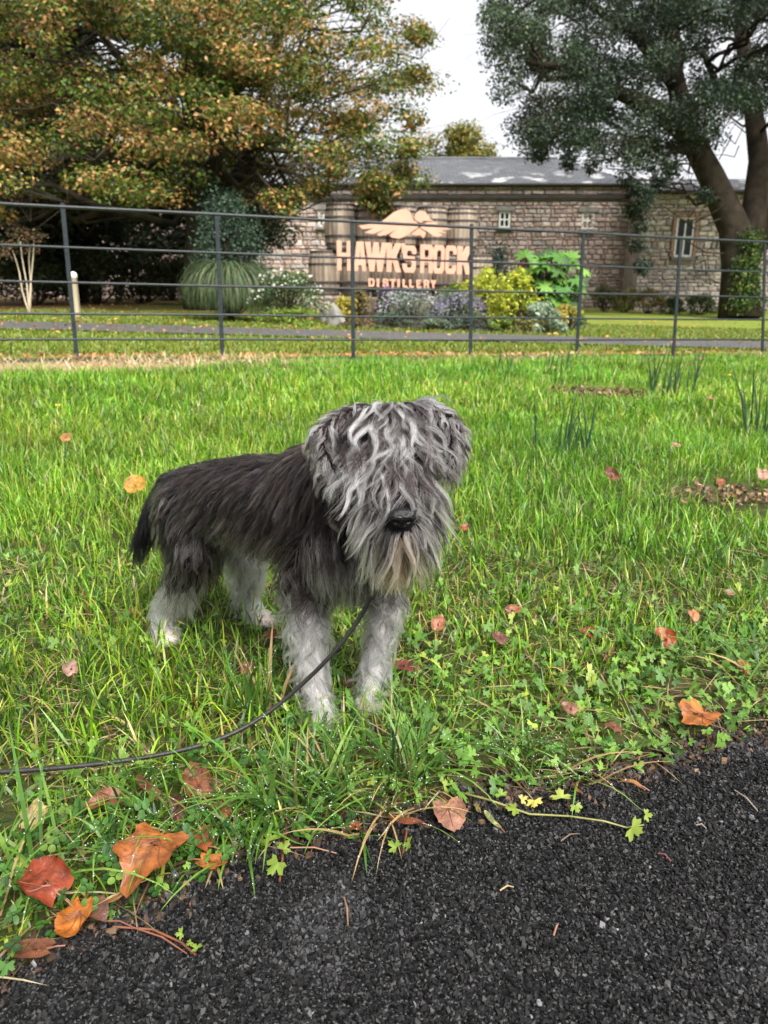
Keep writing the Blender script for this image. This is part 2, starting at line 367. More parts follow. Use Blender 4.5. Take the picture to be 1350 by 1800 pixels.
# ------------------------------------------------------------------ distillery building
def rubble(x0, x1, z0, z1, y, holes, pal, hmin, hmax, wmin, wmax, parent, keep, loc):
    """coursed rubble facing towards -y; 'keep' picks the stones that become parts of their own"""
    mesh_bank = []; rest = []; z = z0; st = []
    while z < z1-.04:
        h = min(random.uniform(hmin, hmax), z1-z); x = x0-random.uniform(0, wmax)
        while x < x1:
            wd = random.uniform(wmin, wmax); a, b = max(x, x0), min(x+wd, x1)
            if b-a > .05 and not any(a < hx1 and b > hx0 and z < hz1 and z+h > hz0 for hx0, hx1, hz0, hz1 in holes):
                st.append((a, b, z, z+h))
            elif b-a > .05:
                for hx0, hx1, hz0, hz1 in holes:
                    if z < hz1 and z+h > hz0:
                        if a < hx0-.06: st.append((a, min(b, hx0), z, z+h))
                        elif b > hx1+.06: st.append((max(a, hx1), b, z, z+h))
                        break
            x += wd
        z += h
    for a, b, c, d in st:
        g = .007; bm = []; e = min(.035, (b-a)*.2, (d-c)*.2)
        dz = random.uniform(.012, .04)
        bx = [(a+g, c+g), (b-g, c+g), (b-g, d-g), (a+g, d-g)]
        jit = lambda: random.uniform(-.018, .018)
        v = [(px+jit(), y+.02, pz+jit()) for px, pz in bx]
        v += [(px+(e if k in (0, 3) else -e)+jit(), y-dz+jit()*.6, pz+(e if k < 2 else -e)+jit()) for k, (px, pz) in enumerate(bx)]
        f = [(4, 5, 6, 7), (0, 1, 5, 4), (1, 2, 6, 5), (2, 3, 7, 6), (3, 0, 4, 7)]
        col = np.array(random.choice(pal))*random.uniform(1.0, 1.38)
        yield v, f, col, keep((a+b)/2, (c+d)/2)
def stone_wall(parent, gen, limit=290):
    V = []; F = []; C = []; n = 0
    for v, f, col, k in gen:
        if k and n < limit:
            me = mesh_np('stone', np.array(v), np.array(f), np.repeat(col[None], 5, 0)); ob('stone', me, M_STONE, parent); n += 1
        else:
            o = len(V); V += v; F += [tuple(i+o for i in q) for q in f]; C += [col]*5
    if V:
        o = ob('rubble_facing', mesh_np('rubble_facing', np.array(V), np.array(F), np.array(C)), M_STONE, parent); o['kind'] = 'stuff'
BY = pix(675, 500, 28)[1]                                    # facade plane
def fx(px, D=28): return (px-675)/FPX*D
def fz(px, py, Y): return at(px, py, Y)[2]
bld = empty('stone_building', (0, BY, -.1))
tag(bld, 'long rubble stone outbuilding with hipped slate roof and small windows', 'building')
XL, XR, ZE = -16.0, fx(1108), fz(900, 326, BY)
ZB = -.3
mb = MB(); mb.box(((XL+XR)/2, BY+3.06, (ZB+ZE)/2), (XR-XL, 6.0, ZE-ZB)); localise(mb.build('wall', M_MORTAR, bld), bld)
pal1 = [(.29, .225, .2), (.34, .265, .235), (.26, .205, .185), (.38, .31, .28), (.35, .255, .225), (.29, .26, .245), (.4, .335, .3)]
def window(parent, x, zc, ww, hh, y, cols, rows, name='window', sill=True):
    """timber casement set into the wall: frame, bars, panes, sill"""
    t = .06; m = MB()
    for s in (-1, 1): m.box((x+s*(ww/2-t/2), y, zc), (t, .07, hh)); m.box((x, y, zc+s*(hh/2-t/2)), (ww-2*t-.004, .07, t))
    wd = localise(m.build(name, M_WHITEPAINT, parent), parent)
    m = MB()
    for k in range(1, cols): m.box((x-ww/2+ww*k/cols, y-.003, zc), (.05, .05, hh-2*t-.004))
    for k in range(1, rows): m.box((x, y-.006, zc-hh/2+hh*k/rows), (ww-2*t-.004, .05, .05))
    localise(m.build('glazing_bar', M_WHITEPAINT, wd), parent)
    cw, ch = (ww-2*t)/cols, (hh-2*t)/rows
    for a in range(cols):
        for b in range(rows):
            m = MB(); m.box((x-ww/2+t+cw*(a+.5), y+.02, zc-hh/2+t+ch*(b+.5)), (cw-.01, .012, ch-.01)); localise(m.build('pane', M_GLASS, wd), parent)
    if sill: m = MB(); m.box((x, y-.06, zc-hh/2-.05), (ww+.2, .2, .09)); localise(m.build('sill', M_ROCK, wd), parent)
wins = [(882, 386, .40, .56), (1025, 388, .44, .58), (572, 384, .40, .56), (735, 385, .40, .56)]
holes = []
for px, py, ww, hh in wins:
    x, z = fx(px), fz(px, py, BY); window(bld, x, z, ww, hh, BY+.015, 2, 2)
    holes.append((x-ww/2-.02, x+ww/2+.02, z-hh/2-.1, z+hh/2+.02))
    m = MB(); m.box((x, BY-.03, z+hh/2+.09), (ww+.3, .1, .16)); localise(m.build('lintel', M_ROCK, bld), bld)
    holes.append((x-ww/2-.17, x+ww/2+.17, z+hh/2, z+hh/2+.18))
zband = fz(900, 346, BY)
stone_wall(bld, rubble(XL, XR, ZB, zband-.12, BY, holes, pal1, .09, .2, .12, .36, bld, lambda x, z: (fx(690) < x < fx(1108) and z > 1.2), bld))
stone_wall(bld, rubble(XL, XR, zband+.07, ZE-.03, BY, [], pal1, .12, .2, .25, .6, bld, lambda x, z: False, bld))
for o in [c for c in bld.children if c.name.startswith(('stone', 'rubble'))]: localise(o, bld)
M_DARKBAND = pmat('dark_string_course', (.035, .03, .028), .8, .3, 5, .3, 30)
m = MB(); m.box(((XL+XR)/2, BY-.05, zband), (XR-XL-.4, .12, .13)); localise(m.build('string_course', M_DARKBAND, bld), bld)
m = MB(); m.tube([(XL, BY-.15, ZE+.01), (XR+.15, BY-.15, ZE+.01)], .045, 8); localise(m.build('gutter', M_DARKBAND, bld), bld)
# slate roof: stepped courses of slates, hipped at the end
def hip_roof(x0, x1, y0, y1, ze, zr, hip, name, parent, courses=16):
    V = []; F = []; ym = (y0+y1)/2
    n = courses
    for k in range(n):
        t0, t1 = k/n, (k+1)/n+.02
        for (ya, s) in ((y0, 1), (y1, -1)):
            a = (x0, ya+s*(ym-y0)*t0, ze+(zr-ze)*t0+.035); b = (x1-hip*t0, ya+s*(ym-y0)*t0, ze+(zr-ze)*t0+.035)
            c = (x1-hip*t1, ya+s*(ym-y0)*t1, ze+(zr-ze)*t1+.01); d = (x0, ya+s*(ym-y0)*t1, ze+(zr-ze)*t1+.01)
            e = (a[0], a[1], a[2]-.03); f = (b[0], b[1], b[2]-.03)
            o = len(V); V += [a, b, c, d, e, f]; F += [(o, o+1, o+2, o+3), (o+4, o+5, o+1, o)]
        a = (x1-hip*t0, y0+(ym-y0)*t0, ze+(zr-ze)*t0+.035); b = (x1-hip*t0, y1-(ym-y0)*t0, ze+(zr-ze)*t0+.035)
        c = (x1-hip*t1, y1-(ym-y0)*t1, ze+(zr-ze)*t1+.01); d = (x1-hip*t1, y0+(ym-y0)*t1, ze+(zr-ze)*t1+.01)
        o = len(V); V += [a, b, c, d]; F += [(o, o+1, o+2, o+3)]
    mb = MB(); mb.v = V; mb.f = F
    return localise(mb.build(name, M_ROOF, parent), parent)
m_, n, l, o = new_mat('slate_roof'); M_ROOF = m_
p = n.new('ShaderNodeBsdfPrincipled'); l.new(p.outputs[0], o.inputs[0]); p.inputs['Roughness'].default_value = .45
tc = n.new('ShaderNodeTexCoord'); mp = n.new('ShaderNodeMapping'); mp.inputs['Scale'].default_value = (1, 1, 2.5); l.new(tc.outputs['Object'], mp.inputs[0])
br = n.new('ShaderNodeTexBrick'); br.inputs['Scale'].default_value = 1.0; br.inputs['Brick Width'].default_value = .3; br.inputs['Row Height'].default_value = .2; br.inputs['Mortar Size'].default_value = .012
br.inputs['Color1'].default_value = (.10, .105, .118, 1); br.inputs['Color2'].default_value = (.15, .155, .17, 1); br.inputs['Mortar'].default_value = (.03, .03, .03, 1)
l.new(tc.outputs['Object'], br.inputs['Vector'])
ns = n.new('ShaderNodeTexNoise'); ns.inputs['Scale'].default_value = 1.6; ns.inputs['Detail'].default_value = 5; l.new(mp.outputs[0], ns.inputs['Vector'])
rr = n.new('ShaderNodeValToRGB'); l.new(ns.outputs['Fac'], rr.inputs[0]); rr.color_ramp.elements[0].position = .57; rr.color_ramp.elements[1].position = .62
sz_ = n.new('ShaderNodeSeparateXYZ'); l.new(tc.outputs['Object'], sz_.inputs[0])
mr = n.new('ShaderNodeMapRange'); l.new(sz_.outputs['Z'], mr.inputs[0]); mr.inputs[1].default_value = ZE+.2; mr.inputs[2].default_value = ZE+.75; mr.inputs[3].default_value = 1.0; mr.inputs[4].default_value = .12
mu = n.new('ShaderNodeMath'); mu.operation = 'MULTIPLY'; l.new(rr.outputs[0], mu.inputs[0]); l.new(mr.outputs[0], mu.inputs[1])
mx = n.new('ShaderNodeMix'); mx.data_type = 'RGBA'; l.new(mu.outputs[0], mx.inputs[0]); l.new(br.outputs[0], mx.inputs[6]); mx.inputs[7].default_value = (.62, .63, .65, 1)   # pale lichen and repair patches near the eaves
l.new(mx.outputs[2], p.inputs['Base Color'])
ZR = fz(830, 281, BY+3.0)
rf_ = hip_roof(XL-.2, XR+.25, BY-.14, BY+6.14, ZE, ZR, 2.6, 'roof', bld)
m = MB(); m.tube([(XL-.2, BY+3, ZR+.03), (XR+.25-2.6, BY+3, ZR+.03)], .08, 6); localise(m.build('ridge_tile', M_SLATE, rf_), bld)

# second block at the end, paler stone, tall sash windows
WY = pix(675, 500, 26.5)[1]
wing = empty('stone_wing', (12, WY, -.1)); tag(wing, 'pale rubble stone end block with tall sash windows behind the evergreen oak', 'building')
wx0, wx1, wze = fx(1118, 26.5), fx(1118, 26.5)+9.0, fz(1200, 338, WY)
mb = MB(); mb.box(((wx0+wx1)/2, WY+3.06, (ZB+wze)/2), (wx1-wx0, 6, wze-ZB)); localise(mb.build('wall', M_MORTAR, wing), wing)
pal2 = [(.38, .335, .3), (.34, .3, .275), (.41, .355, .32), (.3, .265, .245), (.38, .3, .265), (.44, .39, .35), (.25, .22, .21)]
holes = []; M_BRICK = pmat('red_brick', (.33, .2, .155), .85, .3, 14, .4, 40)
for px, py, ww, hh in [(1194, 417, .62, 1.28), (1290, 424, .62, 1.28), (1430, 424, .62, 1.28)]:
    x, z = fx(px, 26.5), fz(px, py, WY); window(wing, x, z, ww, hh, WY+.015, 2, 2, 'sash_window')
    holes.append((x-ww/2-.14, x+ww/2+.14, z-hh/2-.12, z+hh/2+.17))
    for s in (-1, 1):
        for kk in range(8):
            m = MB(); m.box((x+s*(ww/2+.075), WY-.01, z-hh/2+.08+kk*.165), (.12, .1, .145)); localise(m.build('brick', M_BRICK, wing), wing)
    for kk in range(6):
        m = MB(); m.box((x-ww/2-.02+kk*(ww+.04)/5, WY-.012, z+hh/2+.085), (.11, .1, .15)); localise(m.build('brick', M_BRICK, wing), wing)
stone_wall(wing, rubble(wx0, wx1, ZB, wze-.05, WY, holes, pal2, .1, .24, .13, .42, wing, lambda x, z: x < fx(1300, 26.5), wing))
for o in [c for c in wing.children if c.name.startswith(('stone', 'rubble'))]: localise(o, wing)
hip_roof(wx0-.15, wx1+.2, WY-.2, WY+6.2, wze, wze+.75, 2.4, 'roof', wing)
m = MB(); m.tube([(wx0, WY-.16, wze), (wx1, WY-.16, wze)], .06, 8); localise(m.build('gutter', M_DARKBAND, wing), wing)

# ------------------------------------------------------------------ barrels
def make_barrel():
    root = empty('barrel'); R0, H, n = .255, .80, 22
    body = MB()
    for k in range(n):                                     # each stave a bulged strip with a groove to the next
        v = []; a0 = 2*math.pi*(k+.04)/n; a1 = 2*math.pi*(k+.96)/n; am = (a0+a1)/2
        for z in np.linspace(0, 1, 7):
            r = R0+.05*(1-(2*z-1)**2)
            for a, dr in ((a0, -.004), (am, .003), (a1, -.004)): v.append(((r+dr)*math.cos(a), (r+dr)*math.sin(a), z*H))
        f = [(i*3+j, i*3+j+1, i*3+j+4, i*3+j+3) for i in range(6) for j in range(2)]
        m = MB(); m.add(v, f); s = m.build('stave', M_OAK, root)
    core = MB(); core.lathe([(R0-.012+.05*(1-(2*z-1)**2), .02+z*(H-.055)) for z in np.linspace(0, 1, 7)], n=22); core.build('head', M_OAK, root)
    for z in (.035, .14, .30, .70, .86, .965):
        r = R0+.05*(1-(2*z-1)**2)+.006; h = MB(); h.lathe([(r-.012, z*H-.022), (r, z*H-.022), (r, z*H+.022), (r-.012, z*H+.022)], n=28); h.build('hoop', M_HOOP, root)
    return root
def copy_tree(o, parent=None):
    c = o.copy(); COL.objects.link(c); c.parent = parent
    for ch in list(o.children): copy_tree(ch, c)
    return c
barrel0 = make_barrel(); used = [False]
BD = 14.0; plinth_z = fz(680, 506, pix(680, 506, BD)[1])
def put_barrel(px, D, z, label, group=None):
    o = barrel0 if not used[0] else copy_tree(barrel0); used[0] = True
    p0 = pix(px, 440, D); o.location = (p0[0], p0[1], z); o.rotation_euler = (0, 0, random.uniform(0, 6)); tag(o, label, 'barrel', group); return o
zl = fz(570, 441, pix(570, 441, BD)[1])-.80
for k in range(6):
    put_barrel(570+k*54, BD+.05*k, zl-.012*k, 'oak cask standing lower left of the big sign letters' if k == 0 else ['', 'lower tier oak cask behind the letters H and A', 'lower tier oak cask behind the letters W and K', 'lower tier oak cask behind the S of the first word', 'lower tier oak cask behind the letters R and O', 'lower tier oak cask behind the lime spurge and last K'][k], 'oak casks stacked behind the sign')
for k in range(5):
    put_barrel(600+k*52.5, BD+.05*k, zl+.805-.012*k, ['top tier oak cask above the first H of the sign', 'top tier oak cask by the emblem wing tip', 'top tier oak cask behind the emblem', 'top tier oak cask beside the emblem head', 'top tier oak cask above the last K of the sign'][k], 'oak casks stacked behind the sign')
# plinth the casks stand on
pc = pix(690, 500, BD+.12); m = MB(); m.box((pc[0], pc[1], (zl-.45)/2-.05), (3.6, .75, abs(zl+.45)), rz=.06)
m = MB(); m.box((pc[0], pc[1], (zl-.06-.3)/2), (3.7, .8, zl-.064+.3), rz=.06)
tag(m.build('timber_plinth', M_OAK), 'low timber plinth under the stacked casks', 'plinth')

# ------------------------------------------------------------------ sign
SD0, SD1 = 12.95, 13.75
sA = pix(592, 475, SD0); sB = pix(828, 482.5, SD1)
su = sB-sA; SW = np.linalg.norm(su); su /= SW; sv = np.array([0, 0, 1.0]); sv -= su*su.dot(sv); sv /= np.linalg.norm(sv); sn = np.cross(su, sv)
ZX0, ZX1, ZBASE0, ZBASE1 = 220.0, 1215.0, 570.0, 601.0        # the zoomed crop the letters were measured in
hpx = 205.0; hm = .475
def sign_pt(zx, zy):
    t = (zx-ZX0)/(ZX1-ZX0); base = ZBASE0+(ZBASE1-ZBASE0)*t; hh = 205-22*t
    return t*SW, (base-zy)/hh*hm
def glyph(name, loops, parent, thick=.035, back=0.0):
    """flat cut letter: outline and holes in sign coordinates (u, v)"""
    cu = bpy.data.curves.new(name, 'CURVE'); cu.dimensions = '2D'; cu.fill_mode = 'BOTH'; cu.extrude = thick/2; cu.bevel_depth = .003
    for lp in loops:
        sp = cu.splines.new('POLY'); sp.points.add(len(lp)-1); sp.use_cyclic_u = True
        for q, (a, b) in zip(sp.points, lp): q.co = (a, b, 0, 1)
    o = bpy.data.objects.new(name, cu); COL.objects.link(o)
    me = bpy.data.meshes.new_from_object(o.evaluated_get(bpy.context.evaluated_depsgraph_get())); bpy.data.objects.remove(o); bpy.data.curves.remove(cu)
    Mx = np.array([su, sv, sn]).T; co = np.empty(len(me.vertices)*3, np.float32); me.vertices.foreach_get('co', co)
    co = co.reshape(-1, 3) @ Mx.T; me.vertices.foreach_set('co', co.ravel()); me.update(); me.name = name
    return ob(name, me, M_SIGN, parent)
L = {
 'H': [[(0,0),(0,1),(.36,1),(.36,.6),(.64,.6),(.64,1),(1,1),(1,0),(.64,0),(.64,.42),(.36,.42),(.36,0)]],
 'A': [[(0,0),(.26,1),(.74,1),(1,0),(.68,0),(.63,.2),(.37,.2),(.32,0)], [(.41,.37),(.59,.37),(.5,.78)]],
 'W': [[(0,1),(.2,0),(.42,0),(.5,.5),(.58,0),(.8,0),(1,1),(.78,1),(.69,.42),(.6,1),(.4,1),(.31,.42),(.22,1)]],
 'K': [[(0,0),(0,1),(.34,1),(.34,.66),(.6,1),(1,1),(.66,.55),(1,0),(.62,0),(.4,.38),(.34,.32),(.34,0)]],
 "'": [[(.1,1),(.95,1),(.6,.72),(.2,.66)]],
 'S': [[(0,.16),(.16,0),(.84,0),(1,.14),(1,.46),(.84,.6),(.4,.6),(.36,.65),(.36,.78),(.42,.82),(.58,.82),(.64,.78),(.64,.7),(1,.7),(1,.86),(.84,1),(.16,1),(0,.86),(0,.58),(.16,.43),(.6,.43),(.64,.38),(.64,.22),(.58,.17),(.42,.17),(.36,.22),(.36,.32),(0,.32)]],
 'R': [[(0,0),(0,1),(.84,1),(1,.86),(1,.56),(.86,.46),(1,.36),(1,0),(.65,0),(.65,.34),(.58,.39),(.36,.39),(.36,0)], [(.36,.54),(.58,.54),(.65,.6),(.65,.78),(.58,.83),(.36,.83)]],
 'O': [[(0,.14),(.16,0),(.84,0),(1,.14),(1,.86),(.84,1),(.16,1),(0,.86)], [(.36,.22),(.36,.78),(.42,.83),(.58,.83),(.64,.78),(.64,.22),(.58,.17),(.42,.17)]],
 'C': [[(0,.14),(.16,0),(.84,0),(1,.14),(1,.38),(.64,.38),(.64,.22),(.58,.17),(.42,.17),(.36,.22),(.36,.78),(.42,.83),(.58,.83),(.64,.78),(.64,.62),(1,.62),(1,.86),(.84,1),(.16,1),(0,.86)]],
 'D': [[(0,0),(0,1),(.78,1),(1,.8),(1,.2),(.78,0)], [(.36,.2),(.56,.2),(.64,.28),(.64,.72),(.56,.8),(.36,.8)]],
 'I': [[(0,0),(0,1),(1,1),(1,0)]],
 'T': [[(.32,0),(.32,.78),(0,.78),(0,1),(1,1),(1,.78),(.68,.78),(.68,0)]],
 'L': [[(0,0),(0,1),(.4,1),(.4,.22),(1,.22),(1,0)]],
 'E': [[(0,0),(0,1),(1,1),(1,.8),(.4,.8),(.4,.6),(.85,.6),(.85,.42),(.4,.42),(.4,.2),(1,.2),(1,0)]],
 'Y': [[(.32,0),(.32,.4),(0,1),(.36,1),(.5,.66),(.64,1),(1,1),(.68,.4),(.68,0)]],
}
for ch_ in 'HSROCD':
    L[ch_] = [[({.36: .30, .64: .70}.get(q[0], q[0]), q[1]) for q in lp] for lp in L[ch_]]
L['C'][0] = [(q[0], {.38: .3, .62: .7}.get(q[1], q[1])) for q in L['C'][0]]
sign = empty('lettered_sign', tuple(sA)); tag(sign, 'copper pink cut letter sign with spread winged bird emblem, mounted on stacked casks', 'sign')
for ch, a, b in [('H',220,320),('A',336,426),('W',418,572),('K',572,678),("'",676,704),('S',690,786),('R',820,915),('O',918,1000),('C',1008,1092),('K',1100,1212)]:
    lo, hi = sign_pt(a, 0)[0], sign_pt(b, 0)[0]
    sh = .12*hm if ch == 'S' else 0; hgt = hm*(.94 if ch == 'S' else 1)
    glyph('letter', [[(lo+q[0]*(hi-lo), q[1]*hgt) for q in lp] for lp in L[ch]], sign)
for ch, a, b in [('D',445,487),('I',505,521),('S',548,588),('T',600,641),('I',656,672),('L',694,727),('L',744,777),('E',798,831),('R',853,891),('Y',905,945)]:
    lo, hi = sign_pt(a, 0)[0], sign_pt(b, 0)[0]
    glyph('letter', [[(lo+q[0]*(hi-lo), -.255+q[1]*.135) for q in lp] for lp in L[ch]], sign, .025)
emb = [
 [(370,265),(450,256),(520,248),(570,215),(620,178),(660,164),(695,163),(730,177),(745,212),(762,238),(803,262),(790,285),(740,312),(700,340),(660,355),(605,347),(590,330),(645,288),(572,325),(520,335),(497,325),(568,288),(470,320),(412,312),(480,280),(395,287)],
 [(764,218),(782,187),(806,174),(842,180),(862,205),(876,228),(902,241),(852,240),(830,238),(820,252),(806,250),(776,236)],
 [(818,268),(856,254),(908,252),(943,268),(990,288),(1036,298),(960,304),(1004,324),(935,314),(978,337),(940,348),(902,338),(866,312),(814,286)],
 [(803,290),(852,320),(836,356),(815,335),(775,336),(748,326),(775,311)]]
for lp in emb: glyph('emblem', [[sign_pt(a, b) for a, b in lp][::-1]], sign)
for zy in (.12, .36, -.18, .8):
    m = MB(); a = su*.05+sv*zy+sn*-.05; b = su*(SW-.05)+sv*zy+sn*-.05
    m.tube([a, b], .014, 6); m.build('mounting_rail', M_HOOP, sign)

# ------------------------------------------------------------------ fence
fence = empty('estate_fence', tuple(F0)); tag(fence, 'dark painted metal estate fence with five rails across the lawn', 'fence')
sp = 1.135; up = np.array([0, 0, 1.0])
base_px = [(135,628),(391,628),(621,628),(827,622),(1014,618),(1183,628),(1340,620)]
def fpos(k):                                        # ground point of post k along the line
    p = np.array([F0[0]+fdir[0]*sp*k, F0[1]+fdir[1]*sp*k]); return p
tops_px = {0: (110,362), 1: (381,377), 2: (619,386), 3: (829,398), 4: (1026,410), 5: (1197,420), 6: (1345,426)}
rails_px = [[(0,361),(381,377),(619,386),(829,398),(1026,410),(1197,419),(1350,427)],
            [(0,433),(381,443),(619,451),(829,459),(1026,467),(1197,474),(1350,480)],
            [(0,497),(381,501),(619,505),(829,511),(1026,516),(1197,520),(1350,523)],
            [(0,552),(381,553),(619,555),(829,558),(1026,559),(1197,561),(1350,563)],
            [(0,596),(381,597),(619,598),(829,598),(1026,597),(1197,597),(1350,597)]]
def on_fence(px, py):
    """point of the fence plane seen at a pixel"""
    r = ray(px, py); o = np.array([0, 0, CAM_H]); n3 = np.array([fnor[0], fnor[1], 0]); t = (F0-o).dot(n3)/r.dot(n3); return o+r*t
for i, rp in enumerate(rails_px):
    pts = [on_fence(*q) for q in rp]; c = np.polyfit([q[:2].dot(fdir) for q in pts], [q[2] for q in pts], 1)
    P = []
    for s in np.arange(-4, 14)*sp:
        xy = F0[:2]+fdir*s; P.append((xy[0], xy[1], c[0]*(xy.dot(fdir))+c[1]+random.uniform(-.003, .003)))
    m = MB(); m.tube([np.array(q)-np.append(F0[:2], F0[2]) for q in P], .0125 if i == 0 else .009, 8)
    m.build('rail', M_METAL, fence, True)
    if i == 0: top_c = c
for k in range(-4, 14):
    if k in tops_px: tp = on_fence(*tops_px[k]); bp = on_fence(*base_px[k])
    else:
        xy = F0[:2]+fdir*sp*k; tp = np.array([xy[0], xy[1], top_c[0]*xy.dot(fdir)+top_c[1]]); bp = np.array([xy[0], xy[1], float(gslope(xy[0], xy[1]))])
    bp = bp+(bp-tp)*.06
    m = MB(); d = tp-bp; L3 = np.linalg.norm(d); d /= L3; fx3 = np.array([fdir[0], fdir[1], 0]); fn3 = np.array([fnor[0], fnor[1], 0])
    v = [q+a*fx3*.016+b*fn3*.006-F0 for q in (bp, tp+d*.02) for a, b in ((-1,-1),(1,-1),(1,1),(-1,1))]
    m.add(v, [(3,2,1,0),(4,5,6,7),(0,1,5,4),(1,2,6,5),(2,3,7,6),(3,0,4,7)]); po = m.build('post', M_METAL, fence)
    for zz in (.28, .72):
        m = MB(); q = bp+(tp-bp)*zz-F0; m.tube([q-fn3*.012, q+fn3*.012], .008, 6); m.build('bolt', M_METAL, po)

# ------------------------------------------------------------------ trees
def bez(a, b, sag=0.0, n=6, wob=.1):
    a, b = np.asarray(a, float), np.asarray(b, float); t = np.linspace(0, 1, n)[:, None]
    mid = a*.45+b*.55+np.array([0, 0, sag]); p = (1-t)**2*a+2*t*(1-t)*mid+t**2*b
    p[1:-1] += rng.normal(size=(n-2, 3))*wob*np.linalg.norm(b-a)*.12; return p
def clump_leaves(c, rad, n, size, pal, wts, up=.8, aspect=.6, shell=.25):
    P, d = cloud(c, rad, n, shell); N = d*.6+rng.normal(size=(n, 3))*.55; N[:, 2] += up
    return leaf_quads(P, N, size*(.7+.6*rng.random(n)), pick(pal, wts, n), aspect)
def tree(name, label, base, stems, clumps, leaf, pal_f, bark, sag=.5, per=200, big_every=9, group=None, up=.8, minz=0.3):
    """stems: list of (points, radii); clumps: (centre, radii, palette key)"""
    root = empty(name, tuple(base)); tag(root, label, 'tree', group); b = np.asarray(base, float)
    tr = MB()
    for pts, rad in stems: tr.tube([np.asarray(q)-b for q in pts], rad, 12)
    tr.build('trunk', bark, root, True)
    sp_ = np.concatenate([np.asarray(p)[:-1]*(1-t)+np.asarray(p)[1:]*t for p, r in stems for t in (0, .33, .67)]); sp_ = sp_[sp_[:, 2] > b[2]+minz]; parts = []; tw = MB()
    for i, (c, rad, key) in enumerate(clumps):
        d = np.linalg.norm(sp_-c, axis=1)+1.2*np.maximum(0, sp_[:, 2]-c[2]+.4); s = sp_[np.argmin(d)]; L_ = np.linalg.norm(np.asarray(c)-s)
        pts = bez(s, c, sag*.3, 7, .5)
        r0 = min(.009*L_+.012, .09)
        if i % big_every == 0:
            m = MB(); m.tube([q-b for q in pts], np.linspace(r0*1.7, .012, 7), 6); m.build('branch', bark, root, True)
        else: tw.tube([q-b for q in pts[1:]], np.linspace(r0*.5, .004, 6), 4, False)
        for k in range(5):
            e = np.asarray(c)+rng.normal(size=3)*np.asarray(rad)*.8; tw.tube([q-b for q in bez(pts[-2], e, 0, 3, .4)], [.006, .004, .002], 3, False)
        pal, w_ = pal_f(key, c); parts.append(clump_leaves(c, rad, int(per*(.7+.6*rng.random())), leaf, pal, w_, up))
    tw.build('twigs', bark, root)
    V, F, C = join(parts); ob('crown', mesh_np('crown', V-b, F, C), M_LEAF, root); return root

# left: beech turning colour
def beech_pal(key, c):
    g = [(.06, .1, .014), (.12, .17, .02), (.035, .06, .012), (.2, .22, .045), (.42, .24, .07), (.52, .3, .13), (.22, .11, .04)]
    return g, {'o': [1.0, 1.4, .5, 1.8, 2.4, 2.2, .7], 'm': [1.8, 2.2, 1.1, 1.7, 1.3, 1.0, .6], 'g': [3, 3, 2, 1, .25, .15, .3], 'd': [3, 1, 4, .4, .1, .1, .4]}[key]
def low_edge(x): return np.interp(x, [-300, 0, 90, 200, 300, 400, 470, 540, 600, 650, 690, 725, 745], [400, 385, 375, 375, 355, 350, 365, 345, 320, 355, 345, 325, 250])
cl = []
for i in range(420):
    px = rng.uniform(-260, 742); lo = low_edge(px); py = rng.uniform(-60, lo-10); D = rng.uniform(12.6, 19.5)
    if px > 500 and py < 260 and rng.random() < .36: continue
    band = math.exp(-((py-(255-.08*px))/75)**2)
    key = rng.choice(['o', 'm', 'g', 'd'], p=(lambda a: a/a.sum())(np.array([.15+1.6*band*(D < 16.5)*(px < 620), .7, .5+(px > 480)*.6, .25+.9*(px < 250)*(D > 15)])))
    cl.append((pix(px, py, D), (.55+.25*rng.random(), .55+.25*rng.random(), .2+.12*rng.random()), key))
for i in range(34): cl.append((pix(rng.uniform(270, 560), rng.uniform(-30, 170), rng.uniform(13, 16)), (.6, .6, .26), rng.choice(['m', 'o', 'g'])))
for px, py in [(652, 350), (668, 365), (640, 335), (690, 330), (660, 320), (560, 330), (520, 345), (480, 350), (505, 370), (590, 300), (710, 300), (725, 210), (735, 130), (738, 60), (722, 260)]:
    cl.append((pix(px, py, 13.2+.8*rng.random()), (.3, .3, .2), 'm'))
for i in range(110):                                  # the crown above the frame
    cl.append((pix(rng.uniform(-500, 700), rng.uniform(-900, -60), rng.uniform(12.5, 19)), (1.1, 1.1, .5), rng.choice(['m', 'g'])))
bb = ground_hit(355, 535); bb = np.array([pix(350, 500, 16.5)[0], pix(350, 500, 16.5)[1], -.1])
s1 = [bb, bb+(.05, 0, 1.2), pix(352, 250, 16.5), pix(332, 60, 16.4), pix(326, -250, 16.2), pix(330, -700, 16)]
s2 = [bb+(.1, .1, 1.0), pix(372, 260, 16.6), pix(378, 60, 16.8), pix(392, -250, 17), pix(430, -600, 17.5)]
s3 = [bb+(0, .1, 1.4), pix(440, 260, 17.0), pix(492, 60, 17.3), pix(500, -300, 17.6)]
tree('beech_tree', 'tall beech tree with green leaves turning orange, spreading over the lawn', bb,
     [(s1, [.42, .34, .26, .22, .18, .08]), (s2, [.3, .26, .22, .17, .08]), (s3, [.16, .11, .08, .04])], cl, .088, beech_pal, M_BARK, per=270, minz=2.6, big_every=16)

